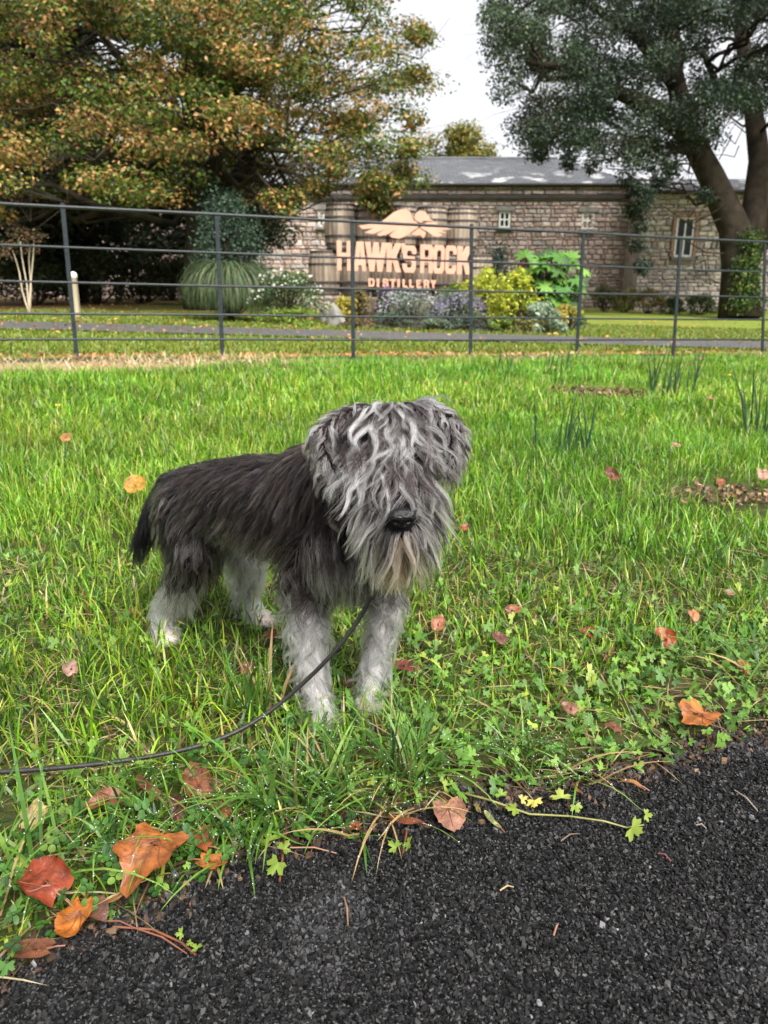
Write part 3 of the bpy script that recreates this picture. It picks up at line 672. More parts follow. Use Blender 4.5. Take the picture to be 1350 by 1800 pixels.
# right: evergreen oak with a leaning trunk
def oak_pal(key, c):
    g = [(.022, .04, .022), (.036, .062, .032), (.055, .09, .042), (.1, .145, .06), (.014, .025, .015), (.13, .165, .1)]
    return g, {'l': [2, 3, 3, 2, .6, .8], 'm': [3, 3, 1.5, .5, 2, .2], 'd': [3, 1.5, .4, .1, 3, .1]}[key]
ob_ = np.array([*pix(1302, 540, 20.5)[:2], -.25])
t1 = [ob_, pix(1300, 470, 20.5), pix(1290, 400, 20.4), pix(1250, 310, 20.2), pix(1205, 225, 20.0), pix(1185, 130, 19.8), pix(1180, 20, 19.6), pix(1160, -200, 19.4)]
t2 = [pix(1310, 460, 20.6), pix(1325, 380, 20.6), pix(1335, 280, 20.8), pix(1320, 160, 21), pix(1300, 40, 21.2), pix(1310, -200, 21.5)]
t3 = [pix(1330, 430, 20.8), pix(1365, 330, 21), pix(1390, 200, 21.3), pix(1420, 0, 21.8), pix(1450, -250, 22)]
t4 = [pix(1208, 232, 20), pix(1150, 190, 19.6), pix(1080, 160, 19.2), pix(1000, 120, 18.9), pix(930, 110, 18.6)]
t5 = [pix(1190, 150, 19.8), pix(1120, 60, 19.4), pix(1040, 10, 19.2), pix(960, -80, 19)]
t6 = [pix(1325, 180, 21), pix(1260, 150, 20.4), pix(1235, 90, 20)]
cl = []
for i in range(400):
    for _ in range(40):
        px, py = rng.uniform(845, 1560), rng.uniform(-40, 330)
        left = np.interp(py, [-40, 40, 120, 180, 230, 290, 330], [870, 850, 850, 872, 905, 905, 1110])
        low = np.interp(px, [845, 900, 960, 1060, 1100, 1180, 1250, 1300, 1560], [190, 280, 285, 290, 300, 310, 270, 200, 250])
        if px > left+12 and py < low-12: break
    if 1150 < px < 1340 and py > 40 and rng.random() < .12: continue
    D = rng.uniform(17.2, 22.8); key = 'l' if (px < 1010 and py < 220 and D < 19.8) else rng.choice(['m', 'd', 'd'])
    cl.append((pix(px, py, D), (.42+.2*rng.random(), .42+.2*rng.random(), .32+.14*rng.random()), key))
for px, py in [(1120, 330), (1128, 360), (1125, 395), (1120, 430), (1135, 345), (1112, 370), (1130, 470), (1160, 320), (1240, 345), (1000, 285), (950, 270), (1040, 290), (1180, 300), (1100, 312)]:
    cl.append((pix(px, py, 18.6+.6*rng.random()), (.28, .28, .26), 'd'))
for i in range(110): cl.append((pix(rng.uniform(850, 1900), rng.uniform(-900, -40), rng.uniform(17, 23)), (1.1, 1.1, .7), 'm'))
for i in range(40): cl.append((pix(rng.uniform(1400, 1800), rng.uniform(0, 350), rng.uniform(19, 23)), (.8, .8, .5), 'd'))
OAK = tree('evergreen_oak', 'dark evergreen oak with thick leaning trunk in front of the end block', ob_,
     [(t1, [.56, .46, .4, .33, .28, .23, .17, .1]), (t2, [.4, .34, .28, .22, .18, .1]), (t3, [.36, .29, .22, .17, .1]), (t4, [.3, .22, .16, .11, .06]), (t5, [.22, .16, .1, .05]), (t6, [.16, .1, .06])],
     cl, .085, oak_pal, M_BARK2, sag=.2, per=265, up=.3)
# ivy on the oak's trunk
parts = []
for i in range(46):
    yy = 400+135*rng.random()**.7; c = pix(1318+rng.normal(0, .35)*(12+30*(yy-400)/135), yy, 19.9+.2*rng.random()); parts.append(clump_leaves(c, (.3, .2, .3), 55, .09, [(.05, .1, .02), (.1, .16, .03), (.025, .05, .012), (.2, .22, .04)], [3, 2, 2, .5], .1))
V, F, C = join(parts); iv = np.array([*pix(1330, 540, 19.9)[:2], -.2]); tag(ob('ivy', mesh_np('ivy', V-iv, F, C), M_LEAF), 'ivy climbing the foot of the evergreen oak trunk', 'ivy').location = iv

def simple_tree(name, label, px, D, ztop_px, zlow_px, rpx, pal, w_, n, leaf, rad=(1.0, 1.0, .8), bark=M_BARK, group=None, lowest=-.2, cat='tree', per=300):
    b = np.array([*pix(px, 500, D)[:2], lowest]); cl = []; zt = pix(px, ztop_px, D)[2]; zl = pix(px, zlow_px, D)[2]; R = rpx/FPX*D
    for i in range(n):
        t = rng.random(); a = rng.random()*6.28; rr = R*math.sqrt(rng.random())*math.sqrt(max(.08, 1-(2*t-.75)**2*.75))
        cl.append((np.array([b[0]+rr*math.cos(a), b[1]+rr*math.sin(a)*.8, zl+(zt-zl)*t]), tuple(np.array(rad)*(.7+.5*rng.random())), 0))
    st = [b, b+(.1, 0, (zt-b[2])*.35), b+(-.05, 0, (zt-b[2])*.7), b+(0, 0, (zt-b[2])*.92)]
    return tree(name, label, b, [(st, np.array([.2, .16, .11, .05])*R/1.6)], cl, leaf, lambda k, c: (pal, w_), bark, per=per, group=group)
DARK = [(.012, .02, .008), (.02, .032, .012), (.035, .05, .015), (.07, .065, .015)]
simple_tree('yew_tree', 'dense dark yew at the edge of the lawn beside the bare stemmed shrub', -40, 19, -300, 500, 210, DARK, [3, 3, 1.5, .5], 120, .14, (.9, .9, .6))
simple_tree('yew_tree', 'dark yew standing behind the pale timber post', 140, 20.5, 60, 495, 105, DARK, [3, 3, 1.5, .5], 100, .14, (.8, .8, .6))
simple_tree('yew_tree', 'dark yew close behind the beech stems', 350, 24.5, 240, 460, 150, DARK, [3, 3, 1.5, .5], 75, .16, (.9, .9, .6))
simple_tree('yew_tree', 'broad dark yew at the far end of the drive past the bare forked stems', -420, 22, -100, 500, 230, DARK, [3, 3, 1.5, .5], 70, .2, (1.2, 1.2, .8), per=140)
simple_tree('autumn_tree', 'small golden green tree showing above the slate roof ridge', 805, 46, 240, 330, 62, [(.2, .19, .03), (.14, .16, .03), (.3, .2, .05), (.09, .11, .03)], [2, 2, 1, 1], 60, .2, (.8, .8, .6), M_BARK2, per=150)
simple_tree('yew_tree', 'dark yew far along the lawn past the evergreen oak', 1560, 30, 250, 500, 130, DARK, [2, 3, 2, .5], 50, .2)

# ------------------------------------------------------------------ garden plants
def shrub(name, label, px, py, D, rpx, hpx, pal, w_, n, leaf, cat='shrub', up=.4, aspect=.55, blossom=None, group=None, dome=True, mat=None):
    """leafy mound: a ball of leaf clusters on a few stems; (px,py) is its foot on the ground"""
    b = pix(px, py, D); b[2] = min(float(gz(b[0], b[1])), b[2]); R, H = rpx/FPX*D, hpx/FPX*D; root = empty(name, tuple(b)); tag(root, label, cat, group)
    parts = []; st = MB()
    for i in range(max(6, n//45)):
        a = rng.random()*6.28; z = rng.random()**.7; rr = R*math.sqrt(rng.random())*math.sqrt(max(0.05, 1-z*z*.9) if dome else 1); c = np.array([rr*math.cos(a), rr*math.sin(a)*.8, H*(.12+.8*z)])
        parts.append(clump_leaves(c, (R*.3, R*.3, H*.2), 45, leaf, pal, w_, up, aspect)); st.tube(bez((c[0]*.2, c[1]*.2, 0), c, 0, 4, .3), [.01, .008, .006, .003], 4, False)
    V, F, C = join(parts); k = V[:, 2] < .01; V[k, 2] = .01+rng.random(k.sum())*.05; st.build('stems', M_BARK2, root); ob('foliage', mesh_np('foliage', V, F, C), M_LEAF, root)
    if blossom:
        pal2_, n2, s2 = blossom; P = np.stack([R*(rng.random(n2)*2-1)*.9, R*.8*(rng.random(n2)*2-1), np.zeros(n2)], -1)
        q = np.clip(1-(P[:, 0]/R)**2-(P[:, 1]/R)**2*.9, .05, 1); P[:, 2] = H*(.35+.65*np.sqrt(q))*(.75+.35*rng.random(n2)); N = rng.normal(size=(n2, 3))*.5; N[:, 1] -= .7; N[:, 2] += .6
        V, F, C = leaf_quads(P, N, s2*(.7+.6*rng.random(n2)), pick(pal2_, [1]*len(pal2_), n2, .15), .9); ob('blossom', mesh_np('blossom', V, F, C), M_LEAF, root)
    return root
G1 = [(.03, .07, .02), (.05, .1, .03), (.09, .15, .03)]
shrub('pittosporum_shrub', 'tall blue green shrub growing behind the weeping mound', 405, 545, 13.6, 70, 200, [(.03, .06, .04), (.05, .1, .06), (.08, .14, .08), (.02, .035, .025)], [2, 3, 2, 2], 6000, .06)
# weeping mound
b = pix(405, 552, 12.2); b[2] = float(gz(b[0], b[1])); root = empty('weeping_shrub', tuple(b)); tag(root, 'grey green weeping shrub trailing to the ground like a mop', 'shrub')
n_ = 4200; a = rng.random(n_)*6.28; r0 = .28*np.sqrt(rng.random(n_)); top = .84*np.sqrt(1-(r0/.34)**2)*(.85+.2*rng.random(n_))
V, F, C = blades(np.stack([r0*np.cos(a), r0*np.sin(a), top], -1), a+(rng.random(n_)-.5)*.9, top*(.6+.5*rng.random(n_))+.12, .011+.008*rng.random(n_), 1.0+.5*rng.random(n_), 2.1+.3*rng.random(n_), pick([(.075, .115, .05), (.12, .16, .075), (.045, .07, .03), (.16, .18, .09)], [3, 3, 2, 1], n_), 5)
V[:, 2] = np.maximum(V[:, 2], .01); ob('foliage', mesh_np('foliage', V, F, C), M_LEAF, root); m = MB(); m.tube([(0, 0, -.05), (.03, 0, .4), (0, .02, .85)], [.05, .04, .03], 7); m.build('stem', M_BARK, root)
shrub('variegated_shrub', 'low bushy shrub with white flowers and dark green leaves', 505, 565, 12.0, 72, 88, [(.03, .065, .02), (.06, .11, .035), (.12, .17, .07), (.3, .33, .22)], [2.5, 3, 1.2, .6], 2200, .05, blossom=([(.6, .62, .54), (.45, .48, .36)], 120, .045))
shrub('grassy_shrub', 'low green mat plant spreading beside the pale rock', 520, 577, 11.6, 66, 34, [(.12, .2, .02), (.2, .27, .03), (.08, .13, .02)], [2, 2, 1], 1100, .05)
shrub('iris_clump', 'upright yellow green leaves in front of the stone wall by the casks', 512, 505, 14.5, 40, 75, [(.2, .26, .04), (.1, .18, .03), (.3, .33, .06)], [2, 2, 1], 900, .1, aspect=.25, up=0)
shrub('golden_shrub', 'small golden yellow shrub beside the pale rock', 606, 562, 11.9, 30, 52, [(.4, .34, .03), (.28, .27, .04), (.5, .42, .06)], [2, 2, 1], 1000, .045)
shrub('brown_shrub', 'fading brown green shrub under the first letters of the sign', 635, 565, 12.1, 30, 64, [(.2, .16, .06), (.13, .13, .045), (.26, .17, .08)], [2, 2, 1], 1000, .05)
shrub('tall_flower', 'tall purple pink flower spikes below the small sign lettering', 680, 572, 12.0, 22, 64, [(.05, .09, .04), (.08, .12, .06)], [1, 1], 700, .055, cat='flowers', blossom=([(.3, .12, .34), (.38, .2, .38), (.24, .1, .3)], 170, .035))
shrub('lavender_bush', 'grey green lavender bush with dusty mauve heads by purple spikes', 725, 578, 11.7, 66, 66, [(.13, .18, .13), (.2, .25, .19), (.08, .12, .07)], [2, 2, 1.4], 2000, .05, up=.2, aspect=.3, blossom=([(.3, .28, .34), (.36, .4, .34)], 420, .03))
shrub('lavender_bush', 'purple lavender bush in flower before the lime green spurge', 805, 578, 11.6, 56, 62, [(.11, .15, .12), (.17, .2, .17), (.07, .1, .06)], [2, 2, 1.4], 1700, .05, up=.2, aspect=.3, blossom=([(.2, .17, .26), (.25, .22, .31), (.17, .15, .23)], 480, .03))
shrub('low_grey_plant', 'dark grey green edging plant at the front of the bed', 690, 584, 11.3, 48, 34, [(.06, .1, .06), (.1, .14, .09), (.04, .065, .04)], [2, 2, 1], 900, .045)
shrub('low_grey_plant', 'dark edging plant at the foot of the purple lavender', 830, 586, 11.2, 50, 34, [(.06, .09, .06), (.1, .13, .1), (.04, .06, .04)], [2, 2, 1], 900, .045)
LIME = [(.42, .45, .035), (.3, .37, .03), (.55, .55, .06), (.18, .25, .03)]
shrub('lime_spurge', 'bright lime yellow spurge bush in front of the last letters', 845, 560, 11.9, 52, 100, LIME, [2, 2, 1.5, 1.2], 2300, .055)
shrub('lime_spurge', 'bright lime yellow spurge mound at the bed front by silver leaves', 905, 580, 11.4, 46, 100, LIME, [2.4, 2, 1.8, 1], 1900, .055)
shrub('green_spurge', 'mid green spurge covering the end of the small lettering', 790, 555, 12.2, 42, 78, [(.13, .2, .03), (.2, .27, .035), (.08, .13, .025)], [2, 2, 1], 1300, .055)
shrub('dark_conifer', 'dark upright conifer beside the last cask', 870, 540, 14.6, 34, 130, [(.015, .035, .025), (.025, .05, .035), (.04, .07, .05)], [2, 2, 1], 1500, .055)
shrub('red_leaf_shrub', 'dark red leaved shrub behind the broad green leaves', 925, 530, 14.8, 46, 115, [(.11, .02, .025), (.16, .035, .035), (.06, .02, .02), (.05, .06, .02)], [2, 2, 1, 1], 1100, .06)
# broad-leaved plant: each big leaf a part of its own
def palm_leaf(lobes=7, n=5):
    v = [(0, 0, 0)]; f = []
    for k in range(lobes*2+1):
        a = -2.5+5.0*k/(lobes*2); r = 1.0 if k % 2 else .52; v.append((r*math.sin(a), r*math.cos(a)*.95+.1, -.18*r*r))
    for k in range(1, lobes*2+1): f.append((0, k, k+1))
    return np.array(v), np.array(f)
b = pix(952, 572, 12.6); b[2] = float(gz(b[0], b[1])); root = empty('broad_leaf_plant', tuple(b)); tag(root, 'fresh green plant with large lobed leaves above the lime spurge', 'plant')
lv, lf = palm_leaf(); st = MB()
for i in range(130):
    a = rng.random()*6.28; z = rng.random()**.7; R = .72*math.sqrt(max(.08, 1-z*z*.7))*math.sqrt(rng.random()); c = Vector((R*math.cos(a)+.04, R*math.sin(a)*.7-.1,   .25+.92*z)); s = random.uniform(.12, .21)
    nrm = Vector((c.x*.8+random.gauss(0, .3), c.y*.8-.35+random.gauss(0, .3), .75)).normalized(); Q = nrm.to_track_quat('Z', 'Y').to_matrix() @ Matrix.Rotation(random.uniform(0, 6.28), 3, 'Z')
    W = (lv*s) @ np.array(Q).T+np.array(c); cl_ = pick([(.1, .24, .03), (.06, .16, .025), (.17, .32, .05), (.03, .08, .015)], [3, 2, 1.4, 1], 1); ob('leaf', mesh_np('leaf', W, lf, np.repeat(cl_, len(lf), 0)), M_LEAF, root)
    st.tube(bez((0, 0, 0), c, .1, 4, .1), .008, 4, False)
st.build('stems', M_BARK2, root)
# silver hosta: rosettes of broad pointed leaves
shrub('silver_leaf_plant', 'silvery grey green broad leaved plant at the bed corner', 955, 584, 11.2, 38, 52, [(.25, .33, .22), (.36, .43, .3), (.16, .23, .15)], [2, 2, 1], 800, .085, aspect=.6, cat='plant')
shrub('yellow_perennial', 'small yellow orange perennial beside the silvery leaves', 990, 570, 11.7, 32, 52, [(.5, .38, .08), (.35, .3, .06), (.2, .22, .05)], [2, 2, 1], 700, .05, cat='plant')
for px, lab, pal in [(635, 'low rusty edging plant in front of the brown shrub', [(.16, .12, .05), (.1, .12, .04), (.22, .13, .06)]), (762, 'low grey green edging plant between the lavender bushes', [(.1, .14, .09), (.15, .19, .12)]), (885, 'low fresh green edging plant in front of the spurge', [(.1, .17, .03), (.17, .24, .04)]), (925, 'low olive edging plant beside the silvery leaves', [(.14, .15, .04), (.2, .19, .06)])]:
    shrub('edging_plant', lab, px, 588, 11.15, 36, 30, pal, [1]*len(pal), 700, .045, cat='plant')
shrub('dark_edging_shrub', 'dark green shrub at the end of the flower bed', 1000, 575, 12.4, 34, 60, G1, [2, 1, .3], 800, .055)
for px, py, D, r, h, pal, lab in [(1065, 522, 24, 34, 48, [(.08, .1, .03), (.14, .13, .05)], 'dull green border shrub at the main wall foot'), (1100, 522, 24, 30, 40, [(.16, .19, .04), (.28, .27, .08)], 'yellow green border shrub at the wall foot'), (1140, 522, 23.5, 34, 42, [(.3, .23, .09), (.2, .17, .07), (.1, .12, .04)], 'tawny border shrub where the two walls meet'), (1180, 524, 23.5, 30, 28, [(.06, .1, .03), (.1, .14, .04)], 'low green border plant under the sash window'), (1230, 524, 23, 32, 34, [(.05, .09, .03), (.09, .12, .04)], 'low green border plant beside the oak trunk')]:
    shrub('border_shrub', lab, px, py, D, r, h, pal, [1]*len(pal), 900, .09)
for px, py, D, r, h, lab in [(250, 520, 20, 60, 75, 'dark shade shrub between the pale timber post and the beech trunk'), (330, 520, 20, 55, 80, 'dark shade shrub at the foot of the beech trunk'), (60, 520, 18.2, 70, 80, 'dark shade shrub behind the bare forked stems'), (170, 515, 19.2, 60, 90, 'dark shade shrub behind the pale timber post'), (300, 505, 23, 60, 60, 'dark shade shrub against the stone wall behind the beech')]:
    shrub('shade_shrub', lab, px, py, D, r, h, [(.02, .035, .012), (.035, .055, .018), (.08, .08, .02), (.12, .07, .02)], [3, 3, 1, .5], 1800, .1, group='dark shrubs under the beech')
# bare-stemmed multi-trunk shrub
b = pix(52, 545, 12.6); b[2] = float(gz(b[0], b[1])); root = empty('bare_stem_shrub', tuple(b)); tag(root, 'small shrub with pale bare forked stems near the dark yew', 'shrub')
for e in [(22, 440), (36, 425), (52, 435), (60, 420)]:
    t = pix(e[0], e[1], 12.5+rng.random()*.3)-b; m = MB(); m.tube(bez((0, 0, -.03), t, 0, 6, .1), np.linspace(.015, .007, 6), 7); m.build('stem', M_WOODPOST, root, True)
parts = [clump_leaves(pix(x, y, 12.6)-b, (.22, .2, .12), 60, .06, [(.1, .05, .03), (.16, .09, .04), (.05, .06, .02)], [2, 1, 2]) for x, y in [(15, 432), (40, 420), (62, 415), (28, 405), (55, 440), (5, 445)]]
V, F, C = join(parts); ob('foliage', mesh_np('foliage', V, F, C), M_LEAF, root)
# pale timber post
b = pix(136, 549, 11.9); b[2] = float(gz(b[0], b[1])); root = empty('timber_post', tuple(b)); tag(root, 'short pale timber post with rounded white cap on the lawn', 'post')
hh = (pix(133, 478, 11.9)-b)[2]; m = MB(); m.box((0, 0, hh*.42), (.075, .075, hh*.84+.1)); m.build('shaft', M_WOODPOST, root)
m = MB(); m.lathe([(.03, hh*.84), (.055, hh*.87), (.058, hh*.93), (.045, hh*.98), (.015, hh)], n=12); m.build('cap', M_WHITEPAINT, root, True)
# rocks by the bed
def rock(name, label, px, py, D, s, mat=M_ROCK):
    bm = bmesh.new(); bmesh.ops.create_icosphere(bm, subdivisions=3, radius=1)
    for v in bm.verts:
        p = v.co; q = noise(p.x*1.3+px, p.y*1.3+p.z*1.7, 1.2, 3); v.co = p*(.7+.6*float(q)); v.co.x *= s[0]; v.co.y *= s[1]; v.co.z = max(v.co.z, -.3)*s[2]
    me = bpy.data.meshes.new(name); bm.to_mesh(me); bm.free(); o = ob(name, me, mat); b = pix(px, py, D); o.location = (b[0], b[1], float(gz(b[0], b[1]))+s[2]*.2); tag(o, label, 'rock'); return o
rock('rock', 'pale rounded rock at the front corner of the flower bed', 590, 566, 11.7, (.15, .13, .24))
rock('rock', 'flat grey rock behind the white flowered shrub', 578, 535, 12.6, (.16, .15, .28))
# bed soil
bedp = [(585, 576), (640, 580), (800, 581), (920, 580), (965, 570), (975, 545), (850, 530), (650, 530), (550, 548)]
VV = []
for x, y in bedp: q = pix(x, y, .63*FPX/max(y-499, 20)); VV.append((q[0], q[1]))
VV = np.array(VV); VV[:, 1] = np.clip(VV[:, 1], 11.38, 14.8); c = VV.mean(0); V = [(c[0], c[1], .22)]; F = []
for s, z in ((.6, .16), (.9, .06), (1.0, -.03)):
    for q in VV: x, y = c+(q-c)*s; V.append((x, y, z+float(gz(x, y))))
nb = len(VV)
for k in range(nb):
    F.append((0, 1+k, 1+(k+1) % nb))
    for r in range(2): F.append((1+r*nb+k, 1+(r+1)*nb+k, 1+(r+1)*nb+(k+1) % nb, 1+r*nb+(k+1) % nb))
mb = MB(); mb.v = V; mb.f = F; tag(mb.build('flower_bed', M_SOIL, None, True), 'mounded soil of the flower bed below the sign', 'flower bed', kind='structure')

# ------------------------------------------------------------------ lawn
GP = [(.105, .25, .012), (.175, .365, .018), (.048, .135, .011), (.32, .42, .05), (.022, .07, .012), (.42, .37, .12), (.46, .36, .19), (.2, .09, .035)]
def lawn_patch(x, y):
    return noise(x, y, 2.2, 3, 21), noise(x, y, 7.0, 2, 33)
def scatter(x0, x1, y0, y1, dens):
    n = int((x1-x0)*(y1-y0)*dens); return rng.uniform(x0, x1, n), rng.uniform(y0, y1, n)
BARE = [ground_hit(1065, 690), ground_hit(1290, 880), ground_hit(1230, 1240), ground_hit(850, 1390), ground_hit(1000, 1395), ground_hit(1180, 1330)]
BARE_R = [.42, .22, .075, .05, .06, .06]
def grass_set(x, y, Lr, wr, seg, wts, lean=.35, bendr=1.1, thin=True, hmod=None):
    p1, p2 = lawn_patch(x, y); k = (y > edge_y(x)+.012*(noise(x, y, 25)-.3)) & (fence_dist(x, y) < -.22-.3*noise(x, 0*x, 1.5)-.5*sstep(-.6, -1.6, x))
    if thin: k &= rng.random(len(x)) < .35+.9*p2+.0*p1
    for c, r in zip(BARE, BARE_R): k &= (np.hypot(x-c[0], (y-c[1])*.9) > r*(.6+.8*rng.random(len(x))))
    x, y, p1, p2 = x[k], y[k], p1[k], p2[k]; n = len(x)
    cols = pick(GP, wts, n, .22); tone = (.62+.76*p1)[:, None]; p3 = noise(x, y, 1.1, 3, 61)[:, None]; cols = cols*tone*(1+np.array([.7, .12, .1])*(p3-.5)*2*.6)
    L = (Lr[0]+(Lr[1]-Lr[0])*rng.random(n)**1.4)*(.6+.8*p2)*(1 if hmod is None else hmod(x, y)); w = wr[0]+(wr[1]-wr[0])*rng.random(n)
    hd = rng.random(n)*6.28
    return blades(np.stack([x, y, gz(x, y)-.004], -1), hd, L, w, np.abs(rng.normal(0, lean, n)), bendr*np.abs(rng.normal(.5, .6, n)), cols, seg)
parts = []
x, y = scatter(-1.35, 1.6, .3, 1.75, 15500); k = np.abs(x) < .62*y+.55; x, y = x[k], y[k]
short = lambda x, y: np.clip(.55+.45*sstep(.05, .35, y-edge_y(x))-.25*sstep(.1, .5, x)*(1-sstep(1.2, 1.6, y)), .3, 1.2)
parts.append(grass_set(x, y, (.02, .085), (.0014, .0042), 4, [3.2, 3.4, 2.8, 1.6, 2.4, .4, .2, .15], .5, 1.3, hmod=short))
x, y = scatter(-2.2, 2.6, 1.75, 3.4, 10500); k = np.abs(x) < .62*y+.6; x, y = x[k], y[k]
parts.append(grass_set(x, y, (.035, .1), (.0018, .0042), 3, [3.4, 3.8, 1.8, 2.4, .8, .4, .2, .1], .4))
x, y = scatter(-4.5, 5.5, 3.4, 8.6, 3300); k = np.abs(x) < .6*y+.7; x, y = x[k], y[k]
parts.append(grass_set(x, y, (.045, .11), (.0035, .007), 2, [3.6, 3.4, 1.8, 2.4, .6, .35, .2, .05], .35))
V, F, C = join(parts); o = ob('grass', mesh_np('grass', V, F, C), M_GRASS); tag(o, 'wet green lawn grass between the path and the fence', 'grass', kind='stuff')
# dead thatch lying between the blades near the path
x, y = scatter(-1.1, 1.3, .4, 1.7, 1800); k = (y > edge_y(x)-.01) & (np.abs(x) < .62*y+.3); x, y = x[k], y[k]; n_ = len(x)
V, F, C = blades(np.stack([x, y, gz(x, y)+.004+.01*rng.random(n_)], -1), rng.random(n_)*6.28, .03+.06*rng.random(n_), .0012+.002*rng.random(n_), 1.2+.35*rng.random(n_), .5*rng.random(n_), pick([(.42, .32, .16), (.28, .2, .1), (.16, .09, .045), (.5, .42, .25)], [2, 2, 1.5, 1], n_), 3)
tag(ob('thatch', mesh_np('thatch', V, F, C), M_GRASS), 'dry straw coloured thatch in the short grass by the path', 'thatch', kind='stuff')
# lawn beyond the fence, short and mown
x, y = scatter(-7, 9, 6.2, 15, 620); k = (fence_dist(x, y) > .35) & ((y < rn(x)-.02) | (y > rf(x)+.1)) & (np.abs(x) < .6*y+1); x, y = x[k], y[k]; n_ = len(x)
warm = noise(x, y, .8, 3, 5)
V, F, C = blades(np.stack([x, y, gz(x, y)], -1), rng.random(n_)*6.28, .025+.04*rng.random(n_), .008+.008*rng.random(n_), .5*rng.random(n_), .8*rng.random(n_), pick([(.13, .21, .02), (.2, .24, .03), (.09, .15, .02), (.3, .25, .06)], [3, 2.5, 2, .8], n_), 2)
tag(ob('grass', mesh_np('grass', V, F, C), M_GRASS), 'short mown grass beside the drive beyond the fence', 'grass', kind='stuff')
# straw and dead stems along the fence foot
n_ = 9000; s = rng.uniform(-4, 9, n_); dd = -.1-(.3+.45*sstep(2.6, 1.2, s))*rng.random(n_); xy = F0[:2]+fdir*s[:, None]+fnor*dd[:, None]; k = rng.random(n_) < np.where(s < 2.4, 1, .25)*sstep(.3, .5, noise(s, 0*s, 1.0, 2, 3)); xy = xy[k]; n_ = len(xy)
V, F, C = blades(np.stack([xy[:, 0], xy[:, 1], gz(xy[:, 0], xy[:, 1])], -1), rng.random(n_)*6.28, .05+.1*rng.random(n_), .005+.005*rng.random(n_), .6+.7*rng.random(n_), .6*rng.random(n_), pick([(.55, .42, .24), (.42, .3, .16), (.62, .5, .32)], [2, 2, 1], n_), 2)
tag(ob('straw', mesh_np('straw', V, F, C), M_GRASS), 'bleached dead grass lying along the foot of the fence', 'straw', kind='stuff')

# ground cover: creeping buttercup and clover leaves
def lobed_leaf():
    v = [(0, 0, 0)]
    for k, (a, r) in enumerate([(-2.0, .5), (-1.75, .8), (-1.5, .62), (-1.2, .95), (-.9, .8), (-.62, .42), (-.4, .9), (-.2, .82), (0, 1.05), (.2, .82), (.4, .9), (.62, .42), (.9, .8), (1.2, .95), (1.5, .62), (1.75, .8), (2.0, .5)]):
        v.append((r*math.sin(a), r*math.cos(a), .12*math.cos(3*a)*r))
    return np.array(v), np.array([(0, k+1, k) for k in range(1, 17)])
def trefoil():
    v = []; f = []
    for q in range(3):
        a0 = q*2.094; c = (.55*math.sin(a0), .55*math.cos(a0)); o = len(v); v.append((c[0], c[1], -.04))
        for k in range(8): a = k*math.pi/4+a0; v.append((c[0]+.46*math.sin(a), c[1]+.46*math.cos(a), .07 if k % 2 else .04))
        f += [(o, o+1+(k+1) % 8, o+1+k) for k in range(8)]
    return np.array(v), np.array(f)
def place_leaves(tpl, x, y, z, s, cols, tilt=.45):
    v0, f0 = tpl; n = len(x); a = rng.random(n)*6.28; t1 = rng.normal(0, tilt, n); t2 = rng.normal(0, tilt, n)-.25
    v = v0[None]*s[:, None, None]; vx = v[..., 0]*np.cos(a)[:, None]-v[..., 1]*np.sin(a)[:, None]; vy = v[..., 0]*np.sin(a)[:, None]+v[..., 1]*np.cos(a)[:, None]
    vz = v[..., 2]+vx*np.tan(np.clip(t1, -1, 1))[:, None]+vy*np.tan(np.clip(-t2, -1, 1))[:, None]*.8
    W = np.stack([vx+x[:, None], vy+y[:, None], vz+z[:, None]], -1); F = (f0[None]+len(v0)*np.arange(n)[:, None, None]).reshape(-1, 3); return W.reshape(-1, 3), F, np.repeat(cols, len(f0), 0)
x, y = scatter(-1.0, 1.4, .4, 1.9, 4200); d = y-edge_y(x); dens = np.clip(.12+1.0*sstep(-.05, .2, x)*(1-sstep(.15, .5, d))+.5*sstep(.5, .7, noise(x, y, 5, 2, 44))*(1-sstep(.3, .8, d)), 0, 1)
k = (d > .0) & (rng.random(len(x)) < dens) & (np.abs(x) < .62*y+.3); x, y = x[k], y[k]; n_ = len(x)
V, F, C = place_leaves(lobed_leaf(), x, y, gz(x, y)+.006+.028*rng.random(n_), .006+.007*rng.random(n_), pick([(.1, .21, .03), (.15, .28, .04), (.06, .14, .025), (.27, .33, .06)], [3, 2, 2, .6], n_))
tag(ob('buttercup_leaves', mesh_np('buttercup_leaves', V, F, C), M_LEAF), 'creeping buttercup leaves carpeting the lawn edge', 'ground cover', kind='stuff')
x, y = scatter(-.9, .15, .4, 1.15, 5000); d = y-edge_y(x); k = (d > -.005) & (rng.random(len(x)) < .75*(1-sstep(.12, .34, d))*sstep(.3, .6, noise(x, y, 9, 2, 51))*(1-sstep(-.2, .05, x))); x, y = x[k], y[k]; n_ = len(x)
V, F, C = place_leaves(trefoil(), x, y, gz(x, y)+.008+.03*rng.random(n_), .006+.004*rng.random(n_), pick([(.04, .12, .018), (.06, .16, .022), (.025, .075, .015), (.12, .2, .03)], [3, 2, 2, .6], n_), .35)
tag(ob('clover_leaves', mesh_np('clover_leaves', V, F, C), M_LEAF), 'small round clover leaves among the wet grass by the path', 'ground cover', kind='stuff')
